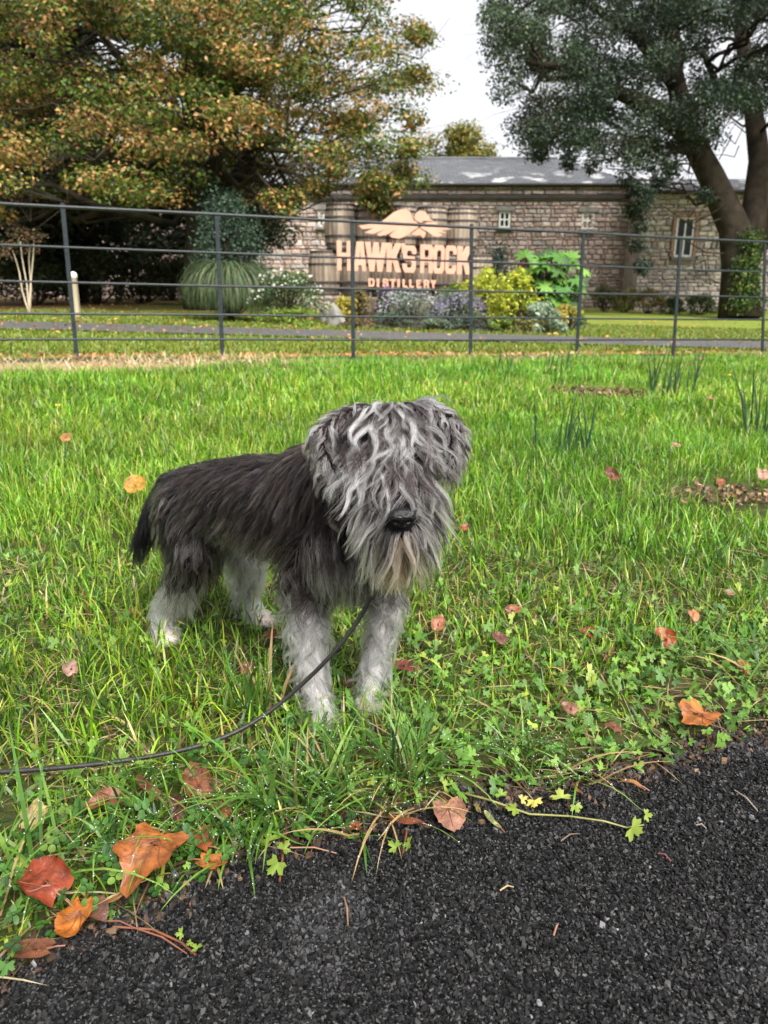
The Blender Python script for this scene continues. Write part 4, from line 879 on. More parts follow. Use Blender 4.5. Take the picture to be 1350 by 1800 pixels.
# soil crumbs and bark bits along the path edge
n_ = 3800; x = rng.uniform(-.65, .85, n_); y = edge_y(x)+rng.normal(.01, .022, n_)
cc = pick([(.05, .03, .02), (.025, .018, .014), (.1, .06, .035), (.02, .02, .022)], [3, 3, 1, 2], n_)
W, Fc, cl_ = chips(np.stack([x, y, np.maximum(gz(x, y), 0)+.004+.004*rng.random(n_)], -1), .0018+.0034*rng.random(n_)**2, cc)
tag(ob('soil_crumbs', mesh_np('soil_crumbs', W, Fc, cl_), M_CHIP), 'dark soil crumbs and bark bits along the path edge', 'soil', kind='stuff')

# long tussocks leaning over the path: each tussock a thing
def tussock(name, label, px, py, n, Lr, wr, spread, lean, pal, w_, head=None, hspread=3.14, seg=6, bend=1.6, r0=.02, group=None):
    g0 = ground_hit(px, py); a = rng.random(n)*6.28; r = r0*np.sqrt(rng.random(n)); R = np.stack([r*np.cos(a), r*np.sin(a), np.zeros(n)], -1)
    hd = rng.random(n)*6.28 if head is None else head+(rng.random(n)-.5)*2*hspread
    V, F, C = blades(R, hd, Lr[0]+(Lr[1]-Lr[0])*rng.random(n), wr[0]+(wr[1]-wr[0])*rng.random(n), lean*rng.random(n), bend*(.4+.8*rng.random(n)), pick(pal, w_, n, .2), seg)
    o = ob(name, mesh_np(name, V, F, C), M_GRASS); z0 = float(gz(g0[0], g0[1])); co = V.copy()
    zmin = np.array([float(max(0.008, gz(q[0]+g0[0], q[1]+g0[1]))) for q in V])-z0; V[:, 2] = np.maximum(V[:, 2], zmin+.002*rng.random(len(V)))
    o.data.vertices.foreach_set('co', V.astype(np.float32).ravel()); o.location = (g0[0], g0[1], z0); tag(o, label, 'grass', group); return o
TP = [(.07, .17, .025), (.11, .24, .03), (.17, .3, .05), (.04, .1, .02), (.4, .28, .12)]; TW = [3, 3, 2, 1, .7]
tussock('grass_tussock', 'long wet grass tussock arching onto the tarmac near the big orange leaf', 468, 1440, 34, (.09, .2), (.003, .0062), .02, .9, TP, TW, -1.9, 1.3, bend=1.5)
tussock('grass_tussock', 'dense upright grass tussock in front of the dog', 555, 1400, 120, (.05, .125), (.002, .0052), .03, .7, TP, TW, None, 3.14, r0=.045, bend=1.2)
tussock('grass_tussock', 'bright tall blades standing beside the lead', 455, 1265, 26, (.08, .15), (.003, .0065), .02, .3, TP, TW, None, 3.14, r0=.03, bend=.6)
tussock('grass_tussock', 'spreading dark green tussock right of the dog paws', 720, 1370, 70, (.08, .19), (.0018, .0042), .03, 1.0, TP, TW, None, 3.14, r0=.035, bend=1.3)
tussock('grass_tussock', 'loose tussock overhanging the tarmac beside the pinkish leaf', 690, 1420, 30, (.08, .17), (.002, .004), .03, 1.0, TP, [2, 2, 2, 1, 2], -1.3, 1.0, r0=.04, bend=1.3)
tussock('grass_tussock', 'pale dewy blades arching at the corner over two orange leaves', 35, 1560, 34, (.1, .2), (.003, .0055), .02, .9, TP, TW, None, 3.14, r0=.05)
tussock('grass_tussock', 'grass tuft hanging between dead curled leaves', 300, 1400, 44, (.07, .16), (.0025, .005), .02, .9, TP, TW, -1.8, 1.6, r0=.05)
tussock('grass_tussock', 'broad bladed tuft above the large orange leaf by the soil', 1300, 1200, 26, (.08, .16), (.003, .006), .02, .8, TP, TW, None, 3.14, r0=.05)
tussock('grass_tussock', 'thin dark tuft among buttercup leaves', 905, 1330, 40, (.05, .12), (.0015, .003), .02, 1.0, TP, TW, None, 3.14, r0=.03)
tussock('grass_tussock', 'leafy tuft behind the red orange leaf', 1180, 1170, 36, (.06, .13), (.002, .0045), .02, .8, TP, TW, None, 3.14, r0=.05)
tussock('grass_tussock', 'straggling tuft beneath the dog chest', 610, 1310, 40, (.03, .07), (.002, .0045), .02, .8, TP, TW, None, 3.14, r0=.04)
for px, py, lab in [(400, 1490, 'ragged tuft at the tarmac edge beside the torn orange leaf'), (620, 1440, 'short ragged tuft at the tarmac edge under the dog chest'), (980, 1370, 'thin tuft at the tarmac edge above the runner'), (230, 1480, 'clover side tuft behind the largest orange leaf')]:
    tussock('grass_tussock', lab, px, py, 46, (.04, .13), (.0016, .0042), .02, 1.1, TP, [2, 3, 2, 1, 1.4], -1.7, 1.9, r0=.045, bend=1.4)
# rushes
def rushes(label, px, py, n, L, w, spreadx, lean=.18):
    g0 = ground_hit(px, py); m = empty('rush_clump', (g0[0], g0[1], float(gz(g0[0], g0[1])))); tag(m, label, 'rushes')
    for k in range(n):
        x = random.uniform(-spreadx, spreadx); y = random.uniform(-.06, .06); l_ = random.uniform(*L); t = random.gauss(.0, lean); u = random.gauss(0, lean)
        q = MB(); q.tube([(x, y, -.02), (x+t*l_*.4, y+u*l_*.4, l_*.5), (x+t*l_, y+u*l_, l_)], [w, w*.9, w*.2], 5); q.build('stalk', M_RUSH, m)
M_RUSH = pmat('rush_green', (.02, .055, .02), .6, .4, 20)
rushes('thin upright dark green rushes rising from the lawn, two tall groups', 985, 800, 16, (.12, .3), .0035, .12)
rushes('dark rush clump by the brown patch near the fence', 1180, 698, 24, (.15, .34), .005, .16)
rushes('tall pale rushes at the lawn beside the bare strip', 1325, 768, 9, (.2, .4), .004, .05)
rushes('sparse rushes in the lawn in front of the fence', 930, 660, 14, (.12, .24), .005, .3)
# brown dead patch and bare strip litter
for lab, px, py, n_, sx, sy, s in [('brown dead leaves heaped in the lawn by the rushes', 1060, 694, 700, .36, .2, .03), ('bare strip of brown debris in the lawn beyond the dog', 1290, 880, 380, .2, .1, .02)]:
    g0 = ground_hit(px, py); P = np.stack([g0[0]+sx*rng.normal(size=n_)*.6, g0[1]+sy*rng.normal(size=n_)*.6, np.zeros(n_)], -1); P[:, 2] = gz(P[:, 0], P[:, 1])+.01+.02*rng.random(n_); N = rng.normal(size=(n_, 3))*.5; N[:, 2] += 1
    V, F, C = leaf_quads(P, N, s*(.6+.8*rng.random(n_)), pick([(.11, .06, .035), (.2, .1, .05), (.06, .035, .025), (.3, .2, .12)], [3, 2, 2, 1], n_)); tag(ob('leaf_litter', mesh_np('leaf_litter', V, F, C), M_DRY), lab, 'leaf litter', kind='stuff')
# specks of leaf litter on the garden lawn and drive
n_ = 1500; x = rng.uniform(-8, 9, n_); y = np.where(rng.random(n_) < .45, rng.uniform(8.6, 11.4, n_), rng.uniform(11.2, 20, n_)); k = (fence_dist(x, y) > .3) & (rng.random(n_) < np.where(x < 0, 1, .4)); x, y = x[k], y[k]; n_ = len(x)
P = np.stack([x, y, gz(x, y)+.035], -1); N = rng.normal(size=(n_, 3))*.4; N[:, 2] += 1; V, F, C = leaf_quads(P, N, .03+.05*rng.random(n_), pick([(.5, .26, .06), (.4, .16, .05), (.55, .4, .12), (.2, .09, .04)], [2, 2, 1, 1], n_))
tag(ob('leaf_litter', mesh_np('leaf_litter', V, F, C), M_DRY), 'scattered autumn leaves on the garden lawn and drive', 'leaf litter', kind='stuff')
n_ = 900; s = rng.uniform(-4, 9, n_); xy = F0[:2]+fdir*s[:, None]+fnor*(.12+.3*rng.random(n_))[:, None]; P = np.stack([xy[:, 0], xy[:, 1], gz(xy[:, 0], xy[:, 1])+.015], -1); N = rng.normal(size=(n_, 3))*.4; N[:, 2] += 1
V, F, C = leaf_quads(P, N, .02+.04*rng.random(n_), pick([(.5, .22, .08), (.35, .14, .06), (.5, .35, .18)], [2, 2, 1], n_)); tag(ob('leaf_litter', mesh_np('leaf_litter', V, F, C), M_DRY), 'orange leaf litter caught behind the foot of the fence', 'leaf litter', kind='stuff')

# ------------------------------------------------------------------ fallen leaves, each a thing
def fallen(label, px, py, wpx, col, shape='lime', curl=.5, rot=None, lift=.02, tilt=(0, 0), asp=1.0, group=None, big=False, on=None):
    g0 = ground_hit(px, py); D = np.linalg.norm(g0-np.array([0, 0, CAM_H])); s = wpx/FPX*D/2*.98
    na, nr = (44, 8) if big else (26, 4); rs = np.random.default_rng(int(px*7+py)); v = [(0, -.15, 0)]; ph = rs.random(6)*6.28
    for i in range(1, nr+1):
        for k in range(na):
            a = 2*math.pi*k/na; t = abs(((a+math.pi) % (2*math.pi))-math.pi)      # 0 at the tip, pi at the stalk
            if shape == 'lime': r = .92+.16*math.exp(-(t/.35)**2)-.4*math.exp(-((math.pi-t)/.3)**2)+.04*math.sin(15*a+ph[0])+.03*math.sin(23*a+ph[1])
            elif shape == 'lobed': r = .84+.15*math.cos(5*t)*(1 if t < 2.5 else .4)+.1*math.exp(-(t/.4)**2)+.05*math.sin(17*a+ph[0])-.25*math.exp(-((math.pi-t)/.3)**2)
            else: r = .5+.5*abs(math.cos(a/1.0))**1.5
            q = i/nr; x = q*r*math.sin(a)*asp; y = q*r*math.cos(a); v.append((x, y, 0))
    v = np.array(v); x, y = v[:, 0].copy(), v[:, 1].copy(); rr = np.hypot(x, y)
    z = curl*(.5*x*x*(1+.5*math.sin(ph[2]))+.22*y*y*math.cos(ph[3])+.12*np.sin(3.1*x+ph[4])*np.cos(2.7*y+ph[5])+.1*rr**3*np.sin(5*np.arctan2(x, y)+ph[1]))
    v[:, 2] = z; v[:, 0] *= 1-.25*curl*np.minimum(1, x*x); f4 = []; f3 = [(0, 1+(k+1) % na, 1+k) for k in range(na)]
    for i in range(nr-1):
        for k in range(na): a0 = 1+i*na; f4.append((a0+k, a0+(k+1) % na, a0+na+(k+1) % na, a0+na+k))
    th = rs.random()*6.28 if rot is None else rot; Mx = np.array((Matrix.Rotation(tilt[0], 3, 'X') @ Matrix.Rotation(tilt[1], 3, 'Y') @ Matrix.Rotation(th, 3, 'Z')))
    W = (v*s) @ Mx.T; W[:, 2] -= W[:, 2].min()
    z0 = max(float(gz(g0[0], g0[1])), .005)+lift; root = empty('fallen_leaf', (g0[0], g0[1], z0)); tag(root, label, 'leaf', group)
    me = mesh_np('blade', W, [np.array(f3), np.array(f4)], None, True); c = np.array(col); n1 = noise(x, y, 2.2, 3, int(px) % 40); n2 = noise(x, y, 6, 2, int(py) % 40)
    cc = c*np.array([.46, .5, .6])*(.55+.9*n1[:, None])*(1+np.array([.35, .1, 0])*(n2[:, None]-.5)); cc = cc*(1-.55*sstep(.72, .85, n2)[:, None]); vert_cols(me, np.clip(cc, .004, .9)); ob('blade', me, M_DRY, root)
    zof = lambda q: W[np.argmin((x-q[0])**2+(y-q[1])**2)]
    if big:
        m = MB()
        for e in [(0, .9), (.62, .62), (-.62, .62), (.8, .1), (-.8, .1)]:
            if shape == 'other' and abs(e[0]) > .7: continue
            pts = [zof((e[0]*asp*t, -.3*(1-t)+e[1]*t))+np.array([0, 0, .0006]) for t in np.linspace(.02, .92, 5)]; m.tube(pts, np.linspace(.0007, .0003, 5), 4, False)
        m.build('vein', M_VEIN, root)
    m = MB(); a = zof((0, -.55)); e = Mx @ np.array([.12, -1.25, -.03])*s; m.tube([a, (a+e)/2+np.array([0, 0, .002]), e+np.array([0, 0, .002])], [.0012, .001, .0009], 5); m.build('stalk', M_VEIN, root)
    return root
M_VEIN = pmat('leaf_vein', (.13, .045, .02), .5, .3, 50)
OR, RD, BR, PK, YE, DK = (.52, .15, .03), (.36, .06, .018), (.22, .075, .03), (.5, .22, .12), (.5, .33, .06), (.1, .03, .018)
fallen('largest orange lobed leaf lying on the edge of the tarmac', 272, 1552, 132, OR, 'lobed', 1.1, 2.9, .02, big=True, asp=1.05)
fallen('dark red orange leaf tucked under arching grass at the path edge', 88, 1605, 92, RD, 'lime', 1.3, 1.0, .024, (.2, .1), big=True)
fallen('glossy orange leaf with dark spots beside the dark red one', 138, 1645, 72, (.6, .17, .02), 'lime', 1.2, 3.0, .014, (.1, -.1), big=True, asp=.85)
fallen('brown flattened leaf under grass at the tarmac corner', 62, 1688, 70, BR, 'lime', .4, 1.6, .008, asp=.6)
fallen('narrow tan folded leaf beside the largest orange leaf', 222, 1592, 70, (.5, .22, .07), 'other', 1.2, 2.4, .012, asp=.32)
fallen('wrinkled brown curled leaf standing among clover', 352, 1420, 74, (.33, .11, .04), 'lime', 1.3, .5, .018, (.55, .2), asp=.8, big=True)
fallen('shiny dark maroon curled leaf beside the wrinkled brown leaf', 316, 1460, 58, DK, 'lime', 1.6, .2, .018, (.4, 0), asp=.5)
fallen('long brown rolled leaf among clover', 265, 1418, 76, BR, 'other', 1.5, .8, .02, (.3, 0), asp=.35)
fallen('orange leaf half hidden behind the largest orange leaf', 352, 1508, 58, (.42, .1, .03), 'lime', .7, 1.2, .012)
fallen('torn orange leaf piece at the tip of a long grass blade', 372, 1536, 56, OR, 'lobed', .8, 4.5, .01, asp=.7)
fallen('rust brown leaf lying over clover between maroon and yellowed leaves', 190, 1440, 60, (.32, .1, .035), 'lime', 1.2, 2.0, .018, (.25, .2), asp=.7)
fallen('dark brown leaf pressed under the glossy spotted orange leaf', 170, 1625, 58, (.16, .06, .03), 'lime', .8, 4.0, .012, asp=.7)
fallen('deep orange curled leaf beside the wrinkled brown leaf', 392, 1460, 46, (.42, .13, .03), 'lime', 1.3, 1.0, .02, (.4, -.2), asp=.6)
fallen('pinkish tan leaf with clear veins on the tarmac edge', 789, 1450, 66, PK, 'lime', .5, 3.3, .006, (.25, 0), big=True)
fallen('long red brown rolled leaf beside the pinkish tan leaf', 705, 1462, 80, (.28, .08, .03), 'other', 1.5, 1.2, .01, asp=.25)
fallen('small red leaf scrap on the tarmac under a grass tuft', 625, 1470, 26, (.34, .09, .03), 'lime', .8, 2, .008)
fallen('large bright orange leaf at the soil edge of the tarmac', 1224, 1290, 80, (.58, .17, .03), 'lobed', .9, 2.3, .022, (.1, .1), big=True, asp=.95)
fallen('orange folded leaf on the tarmac by the buttercup runner', 1108, 1398, 44, (.5, .2, .05), 'other', 1.2, 1.0, .008, asp=.4)
fallen('small upright rust leaf on the tarmac edge near the runner', 1012, 1402, 26, (.42, .14, .05), 'other', 1.0, .3, .008, asp=.4)
fallen('vivid red orange leaf standing in the grass tuft', 1166, 1158, 40, (.5, .08, .015), 'lime', .8, .4, .02, (.8, .1))
fallen('yellow orange leaf resting in the grass behind the dog tail', 243, 900, 44, (.62, .3, .03), 'lime', .5, .4, .06, (.6, 0))
fallen('small orange leaf in the lawn below the yellow flower', 120, 803, 22, (.55, .24, .06), 'lime', .5, .4, .06, (.6, 0))
fallen('dark red brown leaf under the dog hind paw', 284, 1162, 46, (.2, .05, .025), 'lime', 1.0, .5, .004, (.1, 0), asp=.7)
fallen('maroon leaf beside the dog forepaw', 708, 1196, 48, (.22, .04, .022), 'lime', 1.0, 1.5, .015, (.3, 0), asp=.7)
fallen('dark maroon leaf between the dog forelegs', 612, 1220, 40, (.15, .035, .02), 'lime', .9, .5, .012, asp=.8)
fallen('pale pinkish brown leaf in the grass above the lead', 130, 1217, 32, (.5, .27, .17), 'lime', .9, .5, .03, (.5, 0))
fallen('yellowed lobed leaf among clover by the path', 70, 1487, 52, (.55, .42, .12), 'lobed', .6, .2, .03, (.4, 0))
fallen('narrow yellow green leaf hanging over the tarmac', 865, 1462, 52, (.42, .42, .13), 'other', .7, .4, .01, asp=.3)
fallen('small olive leaf beside the pinkish tan leaf', 838, 1436, 24, (.35, .28, .06), 'other', .7, .2, .008, asp=.55)
fallen('crumpled brown leaf in the lawn past the dog beard', 1072, 873, 30, (.26, .08, .035), 'lime', 1.2, .5, .05, (.8, 0))
fallen('brown leaf low in buttercup leaves near the tarmac', 1075, 1303, 36, (.26, .08, .035), 'lime', .9, .5, .015, asp=.6)
for px, py, w_, c, lab in [
    (900, 1097, 30, (.4, .13, .04), 'orange brown leaf in the lawn beyond the buttercup patch'), (1035, 1140, 32, (.3, .08, .03), 'red brown leaf beside the dry grass heap'),
    (1066, 1176, 26, (.2, .06, .03), 'darkest small leaf just below the dry grass heap'), (878, 1150, 34, (.24, .09, .05), 'dull brown curled leaf between the dog and the dry grass heap'),
    (770, 1126, 38, (.45, .16, .06), 'tan orange leaf in the grass past the dog foreleg'), (815, 946, 20, (.42, .09, .03), 'small red leaf in the lawn level with the dog beard'),
    (235, 1100, 17, (.42, .12, .03), 'tiny orange leaf in the grass behind the hind paw'), (478, 1140, 26, (.4, .1, .03), 'rust leaf in the grass between hind paw and foreleg'),
    (437, 1207, 32, (.3, .06, .03), 'red leaf in the grass just above the lead'), (1000, 1277, 32, (.34, .13, .06), 'fawn brown leaf in the buttercup leaves near the tarmac'),
    (1215, 1110, 26, (.55, .2, .07), 'light orange leaf in the grass beyond the vivid red orange leaf'), (1280, 1064, 18, (.5, .24, .12), 'small pale peach leaf far along the lawn edge'),
    (1302, 1202, 28, (.5, .17, .04), 'orange leaf in the broad bladed tuft'), (905, 655, 10, (.55, .25, .1), 'tiny orange leaf near the fence by the sparse rushes'),
    (1228, 660, 9, (.5, .2, .08), 'tiny rust leaf near the fence past the dark rush clump'), (1245, 728, 12, (.5, .2, .08), 'small rust leaf in the lawn past the brown heap'),
    (818, 695, 9, (.6, .3, .1), 'tiny golden leaf in the lawn beyond the dog ear'), (1184, 812, 16, (.45, .24, .1), 'small tan leaf in the open lawn between the rushes and bare strip'),
    (1262, 884, 20, (.4, .1, .04), 'small red leaf on the bare strip'), (1335, 872, 30, (.55, .3, .17), 'pale pink tan leaf on the bare strip')]:
    fallen(lab, px, py, w_, c, 'lime', .9, None, .02 if py > 900 else .05, (.5, 0), asp=.8, group='small rust coloured leaves in the lawn')

# buttercup flowers
M_PETAL = pmat('buttercup_petal', (.85, .6, .01), .3, .1, 50)
def flower(label, px, py, s):
    g0 = ground_hit(px, py+14); g0[2] = float(gz(g0[0], g0[1])); tp = at(px, py, g0[1])-g0; root = empty('buttercup', tuple(g0)); tag(root, label, 'flower')
    m = MB(); m.tube([(0, 0, 0), (tp[0]*.5+.004, 0, tp[2]*.5), tp], .0018, 5); m.build('stem', M_RUSH, root)
    for k in range(5):
        a = k*1.2566; m = MB(); c = np.array(tp); d = np.array([math.cos(a), math.sin(a), .35]); e = np.array([-math.sin(a), math.cos(a), 0])
        m.add([c, c+d*s*.5-e*s*.35, c+d*s*.95-e*s*.25+(0, 0, s*.2), c+d*s*.95+e*s*.25+(0, 0, s*.2), c+d*s*.5+e*s*.35], [(0, 1, 2, 3, 4)]); m.build('petal', M_PETAL, root)
flower('single yellow buttercup flower standing in the lawn', 102, 714, .016)
flower('tiny yellow buttercup near the fence rushes', 975, 647, .016)
flower('tiny yellow buttercup beside leafy stems near the fence end', 1283, 660, .016)
# buttercup runner lying on the tarmac
pts = [ground_hit(*q) for q in [(800, 1405), (860, 1425), (930, 1442), (1000, 1448), (1060, 1463), (1100, 1467), (1130, 1462)]]; root = empty('buttercup_runner', tuple(pts[0])); tag(root, 'pale green buttercup runner with lobed leaves creeping over the tarmac', 'plant')
m = MB(); m.tube([q-pts[0]+np.array([0, 0, .012+.004*math.sin(i*2)]) for i, q in enumerate(pts)], np.linspace(.0015, .001, 7), 7); m.build('stem', pmat('runner_stem', (.17, .17, .05), .5, .3, 60), root, True)
def lobes(parent, o, px, py, wpx, col, z=.014):
    g0 = ground_hit(px, py); s = wpx/FPX*np.linalg.norm(g0-[0, 0, CAM_H])/2; V, F, C = place_leaves(lobed_leaf(), np.array([g0[0]-o[0]]), np.array([g0[1]-o[1]]), np.array([z+s*.3]), np.array([s]), np.array([col]), .25); V[:, 2] = np.maximum(V[:, 2], .004); ob('leaf', mesh_np('leaf', V, F, C), M_LEAF, parent)
YG = (.2, .27, .035)
for px, py, w_, c in [(1108, 1477, 36, YG), (1132, 1452, 22, YG), (985, 1425, 40, (.32, .38, .08)), (1010, 1436, 24, YG), (938, 1428, 30, (.5, .46, .1)), (905, 1443, 34, YG), (880, 1418, 24, (.2, .32, .05)), (915, 1425, 22, (.45, .4, .12))]: lobes(root, pts[0], px, py, w_, c)
for lab, stem, lv_ in [('two small lobed seedling leaves on the tarmac below a tuft', [(715, 1470), (708, 1510)], [(697, 1512, 32), (720, 1502, 24)]), ('sprig of bright lobed leaves on the tarmac beside the long tussock', [(505, 1450), (492, 1560)], [(478, 1500, 40), (490, 1540, 44), (498, 1515, 30)]), ('small leafy sprig on the tarmac below the largest orange leaf', [(200, 1640), (270, 1645), (320, 1668), (345, 1690)], [(350, 1690, 22), (322, 1662, 20), (338, 1678, 16)])]:
    P = [ground_hit(*q) for q in stem]; root = empty('buttercup_sprig', tuple(P[0])); tag(root, lab, 'plant'); m = MB(); m.tube([q-P[0]+np.array([0, 0, .008]) for q in P], .0013, 5); m.build('stem', M_VEIN, root)
    for px, py, w_ in lv_: lobes(root, P[0], px, py, w_, (.17, .25, .035))
# twigs and straws on the tarmac
for i, (a, b, c, lab) in enumerate([((1155, 1512), (1178, 1526), (.14, .05, .045), 'short dark red twig on the tarmac below the runner tip'), ((878, 1578), (902, 1572), (.3, .22, .11), 'short straw coloured twig alone on the tarmac'), ((972, 1658), (980, 1637), (.22, .11, .075), 'small pinkish twig lying far out on the tarmac'), ((605, 1590), (612, 1640), (.18, .1, .055), 'brown twig on the tarmac pointing at the dog'), ((985, 1490), (1015, 1477), (.12, .08, .06), 'dull grey brown twig just below the runner'), ((510, 1502), (592, 1512), (.24, .13, .075), 'long tan dead stalk beside the bright sprig'), ((1222, 1462), (1240, 1468), (.2, .16, .12), 'tiny pale twig past the runner tip'), ((180, 1632), (240, 1645), (.15, .055, .03), 'red brown stalk at the foot of the largest orange leaf'), ((240, 1645), (330, 1690), (.15, .055, .03), 'long curved red brown stalk on the tarmac by the leafy sprig'), ((1290, 1400), (1330, 1437), (.22, .18, .14), 'pale dry stalk on the tarmac below the large bright orange leaf')]):
    A, B = ground_hit(*a), ground_hit(*b); m = MB(); m.tube([(0, 0, .0095), (B-A)/2+np.array([.001, .002, .012]), B-A+np.array([0, 0, .0095])], [.0009, .001, .0006], 5)
    o = m.build('twig', pmat('twig_wood_%d' % i, c, .8, .3, 60)); o.location = A; tag(o, lab, 'twig', 'twigs on the tarmac')

# ------------------------------------------------------------------ the dog
DOWN = np.array([0, 0, -1.0])
def hitz(px, py, z):
    r = ray(px, py); return np.array([0, 0, CAM_H])+r*((z-CAM_H)/r[2])
caps = []                                            # (label, A, ra, B, rb)
def chain(label, pts):
    q = [(at(*p[:3]), p[3]) for p in pts]
    for (a, ra), (b, rb) in zip(q[:-1], q[1:]): caps.append((label, a, ra, b, rb))
chain('torso', [(342,884,1.30,.064), (385,876,1.25,.064), (440,876,1.19,.069), (500,886,1.13,.075), (550,902,1.08,.077)])
chain('chest', [(560,912,1.07,.07), (600,960,1.035,.053), (612,980,1.035,.045)])
chain('neck', [(555,865,1.08,.072), (610,845,1.035,.064), (660,830,1.0,.056)])
chain('foreleg', [(548,955,1.065,.048), (540,1060,1.065,.029), (546,1150,1.04,.021), (553,1215,1.015,.018), (566,1256,.992,.02)])
chain('foreleg', [(655,970,1.085,.042), (682,1045,1.09,.026), (668,1120,1.075,.019), (656,1180,1.06,.017), (648,1226,1.045,.019)])
def toes(label, c, fwd, r=.0095):
    c = np.asarray(c); lf = np.array([-fwd[1], fwd[0], 0])
    for k in (-1.5, -.5, .5, 1.5):
        e = c+fwd*(.021-.003*abs(k))+lf*k*.0088; e[2] = r*.95; caps.append((label, np.array([*(c+lf*k*.006)[:2], .014]), .011, e, r))
toes('paw', at(567,1262,.985), np.array([.3,-.95,0])); toes('paw', at(648,1232,1.04), np.array([.1,-.99,0])); toes('paw', at(291,1134,1.262), np.array([.5,-.87,0])); toes('paw', at(461,1102,1.342), np.array([.5,-.87,0]))
chain('thigh', [(340,900,1.275,.062), (345,965,1.245,.045), (320,1025,1.265,.03), (292,1068,1.29,.021)])
chain('shank', [(292,1068,1.29,.025), (288,1110,1.28,.017), (290,1130,1.266,.018)])
chain('thigh_far', [(395,905,1.36,.06), (432,975,1.345,.042), (436,1020,1.37,.03), (432,1048,1.385,.022)])
chain('shank_far', [(432,1048,1.385,.022), (448,1082,1.368,.017), (459,1099,1.346,.018)])
chain('tail', [(305,855,1.335,.026), (278,895,1.35,.02), (258,930,1.352,.015), (243,962,1.352,.009)])
chain('skull', [(690,792,.99,.052), (688,845,.972,.052)])
chain('skull', [(655,785,1.0,.038), (725,785,1.0,.038)])
chain('skull', [(665,752,1.0,.03), (705,752,1.0,.03)])
chain('muzzle', [(694,868,.95,.044), (703,905,.905,.033), (704,918,.893,.03)])
chain('chin', [(700,945,.925,.026), (703,955,.9,.022)])
chain('ear', [(630,734,.995,.017), (584,748,.972,.013), (562,768,.958,.012), (572,815,.948,.011), (592,858,.944,.008)])
chain('ear', [(748,728,.995,.018), (784,742,.975,.014), (804,764,.962,.012), (798,800,.952,.011), (784,838,.948,.008)])
tmp = bmesh.new()
for lab, A, ra, B, rb in caps:
    n_ = max(3, int(np.linalg.norm(B-A)/min(ra, rb)*2.2))
    for t in np.linspace(0, 1, n_):
        bmesh.ops.create_icosphere(tmp, subdivisions=2, radius=float(ra*(1-t)+rb*t), matrix=Matrix.Translation(Vector(A*(1-t)+B*t)))
me = bpy.data.meshes.new('body'); tmp.to_mesh(me); tmp.free(); o = bpy.data.objects.new('tmp', me); COL.objects.link(o)
md = o.modifiers.new('r', 'REMESH'); md.mode = 'VOXEL'; md.voxel_size = .0065
md = o.modifiers.new('s', 'SMOOTH'); md.factor = .5; md.iterations = 5
body_me = bpy.data.meshes.new_from_object(o.evaluated_get(bpy.context.evaluated_depsgraph_get())); bpy.data.objects.remove(o)
nv = len(body_me.vertices); co = np.empty(nv*3, np.float32); body_me.vertices.foreach_get('co', co); co = co.reshape(-1, 3).astype(float)
co[:, 2] = np.maximum(co[:, 2], .004); body_me.vertices.foreach_set('co', co.astype(np.float32).ravel()); body_me.update()
labs = [c[0] for c in caps]; LA = np.array([c[1] for c in caps]); LB = np.array([c[3] for c in caps]); RA = np.array([c[2] for c in caps]); RB = np.array([c[4] for c in caps])
def which(P):
    best = np.full(len(P), 9.0); idx = np.zeros(len(P), int)
    for i in range(len(caps)):
        ab = LB[i]-LA[i]; t = np.clip(((P-LA[i]) @ ab)/(ab @ ab), 0, 1); d = np.linalg.norm(P-LA[i]-t[:, None]*ab, axis=1)-(RA[i]*(1-t)+RB[i]*t)
        k = d < best; best[k] = d[k]; idx[k] = i
    return idx
body_me.calc_loop_triangles(); nt_ = len(body_me.loop_triangles); tri = np.empty(nt_*3, np.int32); body_me.loop_triangles.foreach_get('vertices', tri); tri = tri.reshape(-1, 3)
tA, tB, tC = co[tri[:, 0]], co[tri[:, 1]], co[tri[:, 2]]; nrm = np.cross(tB-tA, tC-tA); area = np.linalg.norm(nrm, axis=1)/2; nrm = nrm/(2*area[:, None]+1e-12)
tc_ = (tA+tB+tC)/3; tlab = np.array(labs)[which(tc_)]
bvh = BVHTree.FromPolygons([tuple(v) for v in co], [tuple(t) for t in tri])
FWD = np.array([.72, -.69, 0.]); FWD /= np.linalg.norm(FWD); LEFT = np.array([-FWD[1], FWD[0], 0])
HEADC = at(690, 800, .99); HF = at(705, 912, .87)-HEADC; HFh = HF*np.array([1, 1, 0]); HFh /= np.linalg.norm(HFh); HL = np.array([-HFh[1], HFh[0], 0])
DARKF, BLK, GREY, LGREY, WHT, TAN, BRN = map(np.array, [(.012, .0085, .0085), (.004, .0032, .0034), (.15, .14, .138), (.46, .44, .43), (.78, .74, .71), (.6, .43, .3), (.34, .16, .09)])
